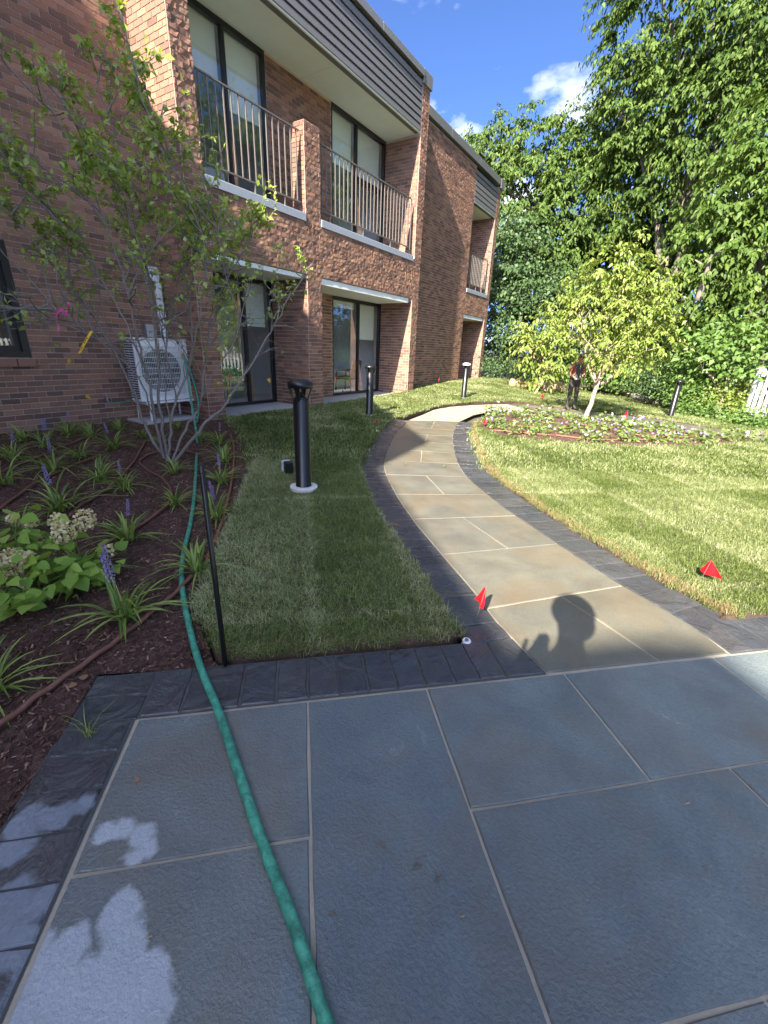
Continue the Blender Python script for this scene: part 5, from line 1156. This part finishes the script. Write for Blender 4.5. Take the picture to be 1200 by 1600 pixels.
while len(cand) < 120 and n < 6000:
    n += 1; x, y = rng.uniform(BP[:, 0].min(), BP[:, 0].max()), rng.uniform(BP[:, 1].min(), BP[:, 1].max())
    if not inside([tuple(q) for q in BED], np.array([x]), np.array([y]))[0] or any(math.hypot(x-a, y-b_) < .52 for a, b_, *_ in cand): continue
    dl = min(np.linalg.norm(np.array([x, y]) - (BP[i]*(1-f)+BP[i-1]*f)) for i in range(len(BP)) for f in (0, .25, .5, .75))
    if dl < .12: continue
    if dl > .75 and rng.random() < .8: continue
    cand.append((x, y))
for i, (x, y) in enumerate(cand):
    m = 'fl_purple' if (x > -.9 and rng.random() < .85) or rng.random() < .4 else 'fl_white'
    dup(bp[m][i % 3], (x, y, hgt(x, y) + bed_b(x, y) - .02), random.uniform(0, 6), random.uniform(.95, 1.4), 'low bedding plant with lavender flowers in the mulched flower bed' if m == 'fl_purple' else 'low bedding plant with white flowers in the mulched flower bed', 'lavender bedding plants' if m == 'fl_purple' else 'white bedding plants')
for m in bp:
    for q in bp[m]:
        for ch in list(q.children): bpy.data.objects.remove(ch)
        bpy.data.objects.remove(q)
for pts, lab in (([(-2.624, 7.937), (-1.64, 8.261), (-0.618, 8.675), (0.578, 10.075)], 'drip hose along the front of the flower bed'), ([(-2.587, 9.022), (-1.688, 9.65), (-1.408, 10.608), (-0.279, 9.915), (0.826, 11.011)], 'drip hose crossing the middle of the flower bed by the dogwood trunk')):
    S = spline(pts, 8); b = MB(); b.tube([(x, y, hgt(x, y)+bed_b(x, y)+.02) for x, y in S], .014, 6); tag(b.build('drip_line', M['drip_orange'], smooth=True), lab, 'drip hose')

# ------------------------------------------------------------------ small trees
def small_tree(name, label, base, blobs, trunk_top, r0, nb, boughs, per, ls, mat='dogwood', spread=.35, bark='pale_bark'):
    t = thing(name, label, 'tree', base); b = MB(); B = np.array(base); tt = np.array(trunk_top)
    P = limb(b, B-np.array([0, 0, .05]), tt, r0*1.15, r0*.72, 9, .05, 6); b.build('trunk', M[bark], t, True, world=True)
    for k in range(nb):
        q = blobs[k % len(blobs)]; e = np.array(q[:3]) + unit(1)[0]*q[3]*.55; e[2] = max(e[2], tt[2]+.2); b = MB(); Q = limb(b, P[-1-(k % 2)], e, r0*.5, r0*.12, 6, .12, 7)
        for _ in range(3): i = rng.integers(3, 6); limb(b, Q[i], Q[i]+unit(1)[0]*q[3]*.5+np.array([0, 0, .1]), r0*.2, r0*.05, 5, .1, 5)
        b.build('branch', M[bark], t, True, world=True)
    (spray_crown('foliage', blobs, boughs, 6, per, ls, M[mat], t, spread, .55, shell=(.2, 1.0)) if mat == 'dogwood' else crown('foliage', blobs, boughs, per, ls, M[mat], t, spread, .55, shell=(.25, 1.05), flat=.6)); return t
small_tree('dogwood_tree', 'young dogwood with pale yellow-green leaves in the middle of the flower bed', at((-1.67, 12.307), .03), [(-2.2, 12.406, 2.374, 0.6), (-1.614, 12.799, 2.656, 0.752), (-0.93, 12.365, 2.466, 0.62), (-1.865, 12.562, 3.324, 0.548), (-1.439, 12.417, 3.601, 0.379), (-1.022, 12.859, 3.058, 0.513), (-1.428, 12.318, 1.655, 0.372), (-0.705, 12.48, 1.72, 0.514), (-1.367, 12.827, 1.79, 0.64), (-2.737, 12.094, 2.354, 0.38), (-1.25, 12.136, 1.225, 0.338), (-0.496, 12.59, 2.211, 0.297), (-2.508, 12.552, 2.938, 0.35)], (-1.538, 12.506, 0.872), .055, 14, 330, 6, .115, spread=.42)
small_tree('dogwood_tree', 'small staked dogwood with pale leaves on the far lawn left of the standing worker', at((-4.255, 18.957)), [(-4.573, 18.441, 2.157, 0.745), (-4.868, 18.055, 1.561, 0.648), (-3.926, 18.385, 1.248, 0.545), (-5.317, 18.449, 2.148, 0.457), (-4.395, 18.073, 0.876, 0.549), (-4.033, 18.874, 1.953, 0.601), (-4.306, 18.506, 2.615, 0.44)], (-4.392, 18.794, 0.545), .09, 7, 130, 5, .20, spread=.6)
small_tree('dogwood_tree', 'small tree with a bare pale trunk beside the white picket fence', at((1.306, 15.723)), [(0.823, 16.78, 1.438, 0.654), (1.369, 16.844, 1.725, 0.637), (1.766, 17.109, 2.003, 0.558), (0.34, 16.897, 1.786, 0.547), (0.979, 17.272, 2.173, 0.579), (1.709, 16.411, 1.128, 0.439), (1.461, 16.837, 1.375, 0.377)], (1.382, 16.843, 0.623), .09, 7, 150, 15, .17, 'shrub', .45)
t = thing('tree_stake', 'pale wooden stake leaning against the small dogwood on the far lawn', 'stake', at((-4.288, 17.197))); b = MB(); q = np.array((-4.353, 18.803, 0.448))-np.array(t.location); b.tube([(0, 0, -.05), tuple(q)], .035, 7); b.build('stake_pole', M['wood'], t)

# ------------------------------------------------------------------ big trees behind
def big_tree(name, label, base, blobs, r0, boughs, per, ls, mat, spread, nb=6, tv=LEAF_V, tf=LEAF_F, droop=.7, spray=0, shell=(.55, 1.05)):
    t = thing(name, label, 'tree', base); B = np.array(base, float); ctr = np.array([q[:3] for q in blobs]).mean(0); top = np.array([B[0]*.6+ctr[0]*.4, B[1]*.6+ctr[1]*.4, B[2] + (ctr[2]-B[2])*.6])
    b = MB(); P = limb(b, B-np.array([0, 0, .2]), top, r0*1.2, r0*.6, 10, .06, 8); b.build('trunk', M['bark'], t, True, world=True); b = MB()
    for q in blobs: limb(b, P[-1-rng.integers(0, 4)], q[:3], r0*.4, r0*.1, 7, .1, 8)
    b.build('limbs', M['bark'], t, True, world=True)
    if spray: spray_crown('crown', blobs, boughs, spray, per, ls, M[mat], t, spread, droop)
    else: crown('crown', blobs, boughs, per, ls, M[mat], t, spread, droop, tv, tf, shell=shell)
    return t
TG = -.25
T1 = [(-4.072, 25.679, 13.869, 1.66), (-2.475, 25.38, 13.721, 2.278), (-0.631, 24.992, 12.71, 2.162), (-3.793, 25.722, 11.512, 1.673), (-2.368, 26.394, 11.481, 2.487), (-0.571, 24.993, 10.221, 2.024), (0.513, 24.995, 10.6, 1.701), (-3.911, 25.704, 16.14, 2.292), (-2.059, 25.918, 16.221, 2.916), (0.437, 24.996, 13.478, 2.738), (-4.658, 25.579, 12.719, 0.997), (-3.029, 26.326, 9.044, 2.054), (-0.939, 25.983, 8.435, 1.939)]
big_tree('catalpa_tree', 'tallest catalpa tree with hanging seed pods, rising out of the top right corner', (-.3, 26.5, TG), T1, .38, 480, 11, .215, 'catalpa', 1.1, spray=10)
T2 = [(-7.048, 28.13, 10.919, 2.075), (-8.817, 27.627, 11.451, 1.763), (-10.755, 27.47, 11.995, 1.465), (-10.755, 26.932, 10.696, 1.397), (-6.229, 27.811, 8.496, 2.365), (-8.514, 27.199, 9.18, 2.063), (-5.735, 28.937, 11.501, 1.657), (-4.848, 28.592, 8.811, 2.01), (-7.066, 27.094, 6.671, 2.072), (-4.834, 27.58, 6.304, 2.018), (-11.471, 27.72, 11.762, 1.003), (-9.745, 27.313, 10.232, 1.604)]
big_tree('catalpa_tree', 'broad catalpa tree behind the end of the brick building, lower than the tall one', (-5.6, 29.5, TG), T2, .36, 460, 11, .22, 'catalpa', 1.1, spray=10)
T3 = [(0.706, 19.487, 6.317, 1.195), (0.865, 19.481, 7.415, 1.152), (0.353, 18.997, 5.052, 1.115), (1.309, 18.955, 4.452, 1.19), (0.387, 18.996, 3.604, 0.946), (1.515, 18.639, 2.985, 1.005), (1.798, 19.417, 6.162, 1.719), (2.318, 18.858, 4.035, 1.535), (0.843, 19.782, 8.437, 0.761), (-0.385, 19.396, 4.638, 0.775)]
big_tree('catalpa_tree', 'nearest catalpa tree with large heart-shaped leaves and a bare forked limb at the right edge', (2.6, 19.8, TG), T3, .24, 350, 9, .20, 'catalpa2', .85, spray=9)
T4 = [(-8.235, 24.661, 5.461, 1.658), (-8.152, 24.162, 3.614, 1.675), (-7.016, 24.516, 4.222, 1.637), (-8.264, 23.595, 2.038, 1.35), (-6.192, 25.252, 3.982, 1.657), (-6.923, 24.022, 2.386, 1.654), (-9.191, 24.855, 7.005, 1.131), (-8.129, 25.222, 6.987, 1.186)]
big_tree('maple_tree', 'dark blue-green tree just right of the end of the brick building', (-6.2, 25.6, TG), T4, .22, 520, 30, .20, 'dark_leaf', .8)
T5 = [(-5.951, 30.423, 4.487, 2.329), (-3.424, 30.81, 5.467, 2.949), (-1.205, 30.977, 6.634, 2.783), (-0.433, 29.997, 3.387, 2.435), (-3.344, 29.813, 2.355, 2.237), (-5.709, 28.433, 1.201, 1.901), (1.9, 28.938, 2.725, 2.25), (3.214, 28.821, 1.567, 1.899), (-3.113, 31.848, 8.176, 2.549), (-0.571, 31.995, 8.857, 2.747), (-8.385, 30.882, 7.092, 2.784), (-11.135, 30.0, 5.307, 2.504), (-4.431, 32.701, 12.485, 2.527), (-1.529, 32.965, 15.018, 2.632), (0.508, 32.996, 15.068, 2.825), (2.803, 30.873, 5.792, 2.892)]
big_tree('shade_tree', 'dark leafy tree filling the shadowy background between the catalpas', (-1.5, 31.5, TG), T5, .3, 1100, 40, .30, 'dark_leaf', 1.2, shell=(.3, 1.0))
T6 = [(-2.348, 22.377, 1.323, 1.018), (-1.253, 21.964, 0.983, 0.924), (-0.458, 22.495, 1.527, 1.023), (0.425, 21.496, 1.076, 0.86), (-1.143, 22.972, 2.41, 0.935), (0.548, 21.993, 1.918, 0.761)]
big_tree('maple_tree', 'mid-green young tree low behind the dogwood, above the log edging', (-.9, 22.6, TG), T6, .12, 260, 26, .19, 'shrub', .6)
def shrub(label, blobs, base, boughs, ls, mat, per=22, spread=.4):
    t = thing('shrub', label, 'shrub', base); b = MB()
    for q in blobs: limb(b, np.array(base)+rng.normal(size=3)*np.array([.08, .08, 0]), q[:3], .025, .008, 6, .1, 6)
    b.build('stems', M['bark'], t, True, world=True); crown('foliage', blobs, boughs, per, ls, M[mat], t, spread, .35, shell=(.3, 1.0), flat=.6); return t
def sh(label, px, mat='shrub', boughs=110, ls=.13):
    base = (sum(q[0] for q in px)/len(px), sum(q[1] for q in px)/len(px), -.25); return shrub(label, px, base, boughs, ls, mat)
sh('low dark shrub at the foot of the last brick pier', [(-6.944, 20.348, 0.57, 0.475), (-6.717, 20.95, 0.8, 0.482), (-7.433, 20.706, 0.968, 0.424)], 'dark_leaf', 70, .11)
sh('bright leafy shrub behind the straw roll, left of the worker', [(-5.817, 22.252, 0.446, 0.624), (-5.097, 22.941, 0.621, 0.565), (-6.372, 22.1, 0.267, 0.441)], 'dark_leaf', 90)
sh('fresh green shrub patch directly behind the log edging', [(-2.965, 22.304, 0.531, 0.523), (-2.26, 21.884, 0.532, 0.561), (-1.54, 20.943, 0.455, 0.476), (-3.694, 22.701, 0.417, 0.482)], 'shrub', 150)
sh('grey-green shrub left of the far bollard', [(-0.737, 18.485, 0.515, 0.458), (-0.315, 17.997, 0.46, 0.441), (-0.618, 18.59, 0.848, 0.364)], 'dark_leaf', 120, .09)
sh('bright shrub right behind the far bollard', [(0.479, 17.193, 0.558, 0.368), (0.759, 16.783, 0.408, 0.317), (0.301, 16.997, 0.218, 0.246)], 'shrub', 110, .10)
sh('yellow-flecked shrub between the small tree and the picket fence', [(1.545, 16.829, 0.469, 0.385), (1.723, 16.309, 0.208, 0.299), (1.363, 16.544, 0.192, 0.269)], 'dogwood', 110, .10)
sh('low green shrub in front of the picket fence', [(1.917, 15.079, -0.146, 0.207), (2.256, 14.627, -0.12, 0.23), (2.101, 14.953, -0.027, 0.135)], 'shrub', 120, .09)
sh('low leafy patch at the foot of the small tree by the fence', [(0.92, 15.974, -0.027, 0.19), (1.166, 15.857, -0.101, 0.187), (0.683, 16.286, -0.003, 0.176)], 'shrub', 70, .09)
sh('twiggy brown-green shrub above the far bollard', [(0.117, 18.5, 0.998, 0.441), (0.588, 18.291, 0.927, 0.386), (1.079, 17.968, 0.665, 0.334)], 'shrub', 90, .11)
for k, (x, y, r, z) in enumerate(((12, 9, 4.2, 6.5), (13.5, 17, 5, 9), (9.5, 23, 5, 10), (13, 29, 6, 12), (8, 38, 6.5, 9), (15, 42, 7, 10))):
    q = [(x+dx*r, y+dy*r, z+dz*r, r*s) for dx, dy, dz, s in ((0, 0, 0, .8), (.5, .4, -.3, .6), (-.5, .3, -.2, .6), (.1, -.5, .4, .6), (-.2, .5, -.9, .6), (.2, -.4, -.9, .6))]
    big_tree('garden_tree', ('broad garden tree beyond the right lawn', 'tall garden tree beyond the picket fence', 'garden tree behind the fence end', 'garden tree to the right of the terrace', 'garden tree far behind the picket fence', 'hindmost garden tree beyond the picket fence')[k], (x, y, -.25), q, .22, 360, 40, .32, 'catalpa2', 1.2)
q = [(-12.795, 33.649, 0.219, 2.0), (-10.551, 34.419, 0.557, 1.963), (-8.32, 35.025, 0.659, 1.923), (-6.115, 35.477, 0.539, 1.881), (-4.075, 35.769, 0.857, 1.828), (-2.096, 35.939, 0.951, 1.775), (-0.228, 35.999, 1.04, 1.72), (1.574, 35.966, 0.93, 1.667), (3.211, 35.857, 1.016, 1.611), (4.733, 35.688, 1.097, 1.556), (6.414, 35.424, 1.188, 1.678)]
sh('long dark hedge in the shade far behind all the trees', q, 'dark_leaf', 420, .28)
tq = [o for o in bpy.data.objects if o.name.startswith('catalpa_tree') and 'nearest' in o['label']][0]; b = MB()
lq = [(0.122, 17.9, 3.122), (0.144, 17.899, 3.571), (0.165, 17.899, 4.008), (0.151, 17.899, 4.317)]; b.tube(spline(lq, 4), np.linspace(.10, .05, 13), 8); b.tube([lq[2], (-0.227, 17.799, 4.256)], [.05, .02], 6); b.tube([lq[3], (0.399, 17.996, 4.486)], [.045, .02], 6); b.build('bare_limb', M['bark'], tq, True, world=True)
# hanging seed pods of the tall catalpa
V = []; F = []; B1 = np.array(T1); pods = MB()
for i in range(260):
    q = B1[rng.integers(len(B1))]; d = unit(1)[0]; d[1] = -abs(d[1]); p = q[:3] + d*q[3]*rng.uniform(.85, 1.05); L = rng.uniform(.25, .5)
    pods.tube([p, p+np.array([.02, 0, -L*.5]), p+np.array([rng.normal()*.04, 0, -L])], .014, 4, cap=False)
tt_ = [o for o in bpy.data.objects if o.name == 'catalpa_tree'][0]; pods.build('seed_pods', M['dogwood'], tt_, world=True)

# fence, logs, straw roll, worker
FA, FB = np.array((1.925, 16.03)), np.array((2.434, 15.33)); fd = (FB-FA)/np.linalg.norm(FB-FA); FB = FA + fd*13
fe = thing('picket_fence', 'white wooden picket fence at the right edge behind the low shrubs', 'fence', (FA[0], FA[1], -.2)); L = 13.0; fnx = np.array([-fd[1], fd[0]])
def fbox(s0, s1, z0, z1, d0, d1): 
    mb = MB(); P = [(fd*s + fnx*d) for s, d in ((s0, d0), (s1, d0), (s1, d1), (s0, d1))]; V = [(p[0], p[1], z) for z in (z0, z1) for p in P]
    return mb.add(V, [(0, 3, 2, 1), (4, 5, 6, 7), (0, 1, 5, 4), (1, 2, 6, 5), (2, 3, 7, 6), (3, 0, 4, 7)])
for z in (.3, .78, 1.28): fbox(0, L, z, z+.085, .02, .06).build('rail', M['white_paint'], fe)
pk = None
for k in range(int(L/.17)):
    if pk is None:
        m_ = MB(); w = .042; P = [fd*-w, fd*w]; V = []
        for d in (-.012, .012): V += [tuple(P[0]+fnx*d)+(.05,), tuple(P[1]+fnx*d)+(.05,), tuple(P[1]+fnx*d)+(1.36,), tuple(fnx*d)+(1.42,), tuple(P[0]+fnx*d)+(1.36,)]
        m_.add(V, [(0, 1, 2, 3, 4), (9, 8, 7, 6, 5)] + [(i, i+5, (i+1) % 5+5, (i+1) % 5) for i in range(5)]); o = m_.build('picket', M['white_paint'], fe); pk = o.data
    else: o = bpy.data.objects.new('picket', pk); C.objects.link(o); o.parent = fe
    s = .06 + k*.17; o.location = (fd[0]*s, fd[1]*s, 0)
for s in np.arange(0, L, 2.4): fbox(s-.055, s+.055, -.3, 1.46, .025, .125).build('post', M['white_paint'], fe)
for a, b_, lab in (((-2.928, 24.742), (-1.363, 21.361), 'left one of two weathered logs edging the far lawn'), ((-1.292, 21.066), (-0.257, 18.484), 'right one of two weathered logs edging the far lawn')):
    b = MB(); a, b_ = np.array(a), np.array(b_); k = 9; P = [(*(a+(b_-a)*i/(k-1) + rng.normal(size=2)*.02), hgt(*(a+(b_-a)*i/(k-1)))+.10) for i in range(k)]; b.tube(P, rng.uniform(.11, .16, k), 9); tag(b.build('log', M['log'], smooth=True), lab, 'log')
a, b_ = np.array((-5.671, 18.54)), np.array((-4.087, 20.452)); b = MB(); k = 14; P = [(*(a+(b_-a)*i/(k-1)), hgt(*(a+(b_-a)*i/(k-1)))+.12) for i in range(k)]; b.tube(P, rng.uniform(.17, .22, k), 9); tag(b.build('straw_roll', M['straw'], smooth=True), 'tan straw erosion roll along the back of the far lawn', 'straw roll')
b = MB(); a, b_ = np.array((-4.055, 20.561)), np.array((-2.916, 24.202)); P = [(*(a+(b_-a)*i/9), hgt(*(a+(b_-a)*i/9))+.03) for i in range(10)]; b.tube(P, rng.uniform(.10, .16, 10), 7); tag(b.build('straw_roll', M['straw'], smooth=True), 'flattened straw strip between the straw roll and the logs', 'straw roll')

def person(label, loc, rz, joints, bones, mats, s=1):
    """one continuous skinned body; joints: name -> (pos, radius); bones: (a, b, material index)"""
    t = thing('person', label, 'person', loc, rz); names = list(joints); me = bpy.data.meshes.new('body_cage')
    me.from_pydata([tuple(np.array(joints[n_][0])*s) for n_ in names], [(names.index(a), names.index(b_)) for a, b_, _ in bones], [])
    o = bpy.data.objects.new('body_cage', me); C.objects.link(o); md = o.modifiers.new('skin', 'SKIN'); md.use_smooth_shade = True
    if not me.skin_vertices: me.attributes
    for i, n_ in enumerate(names):
        sv_ = me.skin_vertices[0].data[i]; r = joints[n_][1]; r = (r, r) if np.isscalar(r) else r; sv_.radius = (r[0]*s, r[1]*s); sv_.use_root = (n_ == 'pelvis')
    sb = o.modifiers.new('sub', 'SUBSURF'); sb.levels = 2; sb.render_levels = 2
    dg = bpy.context.evaluated_depsgraph_get(); dg.update(); nm = bpy.data.meshes.new_from_object(o.evaluated_get(dg)); nm.materials.clear()
    for m_ in mats: nm.materials.append(m_)
    seg = [(np.array(joints[a][0])*s, np.array(joints[b_][0])*s, m_) for a, b_, m_ in bones]
    for p in nm.polygons:
        c = np.array(p.center); best = min(seg, key=lambda q: np.linalg.norm(c-(q[0]+(q[1]-q[0])*np.clip(((c-q[0])@(q[1]-q[0]))/((q[1]-q[0])@(q[1]-q[0])+1e-9), 0, 1)))); p.material_index = best[2]; p.use_smooth = True
    bo = bpy.data.objects.new('body', nm); C.objects.link(bo); bo.parent = t; bpy.data.objects.remove(o); return t
def figure(armR, armL, lean=(0, 0), headlean=(0, 0, 0)):
    """about 1.66 m; +y is forward"""
    lx, ly = lean; H = headlean
    J = {'pelvis': ((0, 0, .90), (.15, .11)), 'waist': ((lx*.3, ly*.3, 1.06), (.135, .10)), 'chest': ((lx*.7, ly*.7, 1.26), (.165, .115)), 'neck0': ((lx, ly, 1.38), (.075, .07)), 'neck': ((lx+H[0]*.4, ly+H[1]*.4, 1.44), .052), 'head0': ((lx+H[0]*.8, ly+H[1]*.8+.02, 1.52+H[2]*.6), (.068, .078)), 'head1': ((lx+H[0], ly+H[1]+.01, 1.62+H[2]), (.066, .08)),
         'nose': ((lx+H[0]*.9, ly+H[1]*.9+.115, 1.545+H[2]), .014)}
    Bn = [('pelvis', 'waist', 0), ('waist', 'chest', 0), ('chest', 'neck0', 0), ('neck0', 'neck', 2), ('neck', 'head0', 2), ('head0', 'head1', 2), ('head0', 'nose', 2)]
    for sd, x in (('R', 1), ('L', -1)):
        J['hip'+sd] = ((x*.09, 0, .84), .095); J['knee'+sd] = ((x*.11, .035, .46), .066); J['ank'+sd] = ((x*.12, -.01, .09), .048); J['toe'+sd] = ((x*.14, .15, .035), (.042, .03))
        Bn += [('pelvis', 'hip'+sd, 1), ('hip'+sd, 'knee'+sd, 1), ('knee'+sd, 'ank'+sd, 1), ('ank'+sd, 'toe'+sd, 3)]
        A = armR if sd == 'R' else armL; sh_ = np.array((lx+x*.17, ly, 1.34))
        el, wr, fd_ = (np.array(q) for q in A)
        J['sh'+sd] = (tuple(sh_), .062); J['el'+sd] = (tuple(el), .044); J['wr'+sd] = (tuple(wr), .028); pd = (fd_-wr)/np.linalg.norm(fd_-wr); palm = wr+pd*.06; J['palm'+sd] = (tuple(palm), (.034, .018))
        Bn += [('chest', 'sh'+sd, 0), ('sh'+sd, 'el'+sd, 4), ('el'+sd, 'wr'+sd, 2), ('wr'+sd, 'palm'+sd, 5)]
        sidev = np.cross(pd, (0, 1, .2)); sidev /= np.linalg.norm(sidev)+1e-9
        for q in range(4):
            o0 = palm + pd*.035 + sidev*(q-1.5)*.019; ln = (.055, .065, .062, .048)[q]
            J['f%d%s' % (q, sd)] = (tuple(o0), .0095); J['g%d%s' % (q, sd)] = (tuple(o0+pd*ln+np.array([0, .012, 0])), .0085); Bn += [('palm'+sd, 'f%d%s' % (q, sd), 5), ('f%d%s' % (q, sd), 'g%d%s' % (q, sd), 5)]
        J['th'+sd] = (tuple(wr+pd*.03+sidev*.045+np.array([0, .02, 0])), .011); J['ti'+sd] = (tuple(wr+pd*.075+sidev*.06+np.array([0, .03, 0])), .009); Bn += [('wr'+sd, 'th'+sd, 5), ('th'+sd, 'ti'+sd, 5)]
    return J, Bn
J, Bn = figure(((.27, .05, 1.08), (.20, .20, .98), (.16, .27, .94)), ((-.26, .02, 1.07), (-.16, .22, .93), (-.11, .29, .90)), (.07, .15), (.02, .08, -.05))
wp_ = at((-2.464, 14.52), .0)
wk = person('gardener in dark work clothes and blue cap standing behind the dogwood', wp_, -2.35, J, Bn, [M['shirt'], M['trousers'], M['skin'], M['boots'], M['red_sleeve'], M['glove']])
b = MB(); hx, hy_ = .09, .24; b.lathe([(.105, 1.585), (.108, 1.60), (.104, 1.66), (.085, 1.70), (.04, 1.72), (.005, 1.722)], 20, (hx, hy_-.01)); b.build('cap', M['cap'], wk, True)
b = MB(); b.add([(hx+.09*math.cos(a)*(1.0 if r == 0 else 1.05), hy_+.06+.10*math.sin(a)*(0.4 if r == 0 else 1), 1.60-.012*r) for r in (0, 1) for a in np.linspace(.3, PI-.3, 8)], [(i, i+1, i+9, i+8) for i in range(7)]); b.build('cap_peak', M['cap'], wk)
b = MB(); b.lathe([(.068, 1.50), (.086, 1.53), (.088, 1.58), (.086, 1.60)], 16, (hx, hy_-.03)); b.build('hair', M['hair'], wk, True)
b = MB()
for x in (-1, 1): b.ball((hx+x*.03, hy_+.088, 1.545), .010, 8, 6)
b.build('eyes', M['fan_grey'], wk); b = MB(); b.bbox((hx-.024, hy_+.070, 1.478), (hx+.024, hy_+.088, 1.487), .003); b.build('mouth', M['red_sleeve'], wk)
# the photographer stands behind the camera: only the shadow on the path is seen
fwd = math.atan2(-BK[0], -BK[1])
J, Bn = figure(((.28, -.08, 1.08), (.25, -.06, .84), (.24, -.05, .76)), ((-.30, .06, 1.08), (-.15, .10, 1.22), (-.10, .12, 1.28)), (0, .0), (0, .0, 0))
for n_, dz in (('shR', -.07), ('shL', -.07), ('chest', -.05), ('neck0', -.05)): J[n_] = (J[n_][0][:2] + (J[n_][0][2]+dz,), J[n_][1])
J['head0'] = (J['head0'][0], (.09, .095)); J['head1'] = (J['head1'][0], (.095, .10))
ph = person('photographer seen only as a shadow on the path', (.165, -.10, 0), -fwd, J, Bn, [M['shirt'], M['trousers'], M['skin'], M['boots'], M['shirt'], M['skin']], 1.06)
b = MB(); b.ball((0, .0, 1.70), (.118, .13, .115), 16, 10); b.ball((0, -.05, 1.66), (.10, .09, .10), 14, 8); b.build('hair', M['hair'], ph, True)
pz = np.array([0, 0, CAMZ]) + np.array(BK)*.03
b = MB(); ax, ay, az = np.array(RT), np.array(UP), np.array(BK); V = []
for dz in (0, .009):
    for x, y in ((-.058, -.115), (.016, -.115), (.016, .012), (-.058, .012)): V.append(tuple(pz + ax*(x+.02) + ay*y + az*dz))
b.add(V, [(3, 2, 1, 0), (4, 5, 6, 7), (0, 1, 5, 4), (1, 2, 6, 5), (2, 3, 7, 6), (3, 0, 4, 7)]); tag(b.build('phone', M['black_paint']), 'phone held up by the photographer', 'phone')
print('objects', len(bpy.data.objects), 'tris', sum(sum(len(p.vertices)-2 for p in me.polygons)*me.users if False else sum(len(p.vertices)-2 for p in me.polygons) for me in bpy.data.meshes))
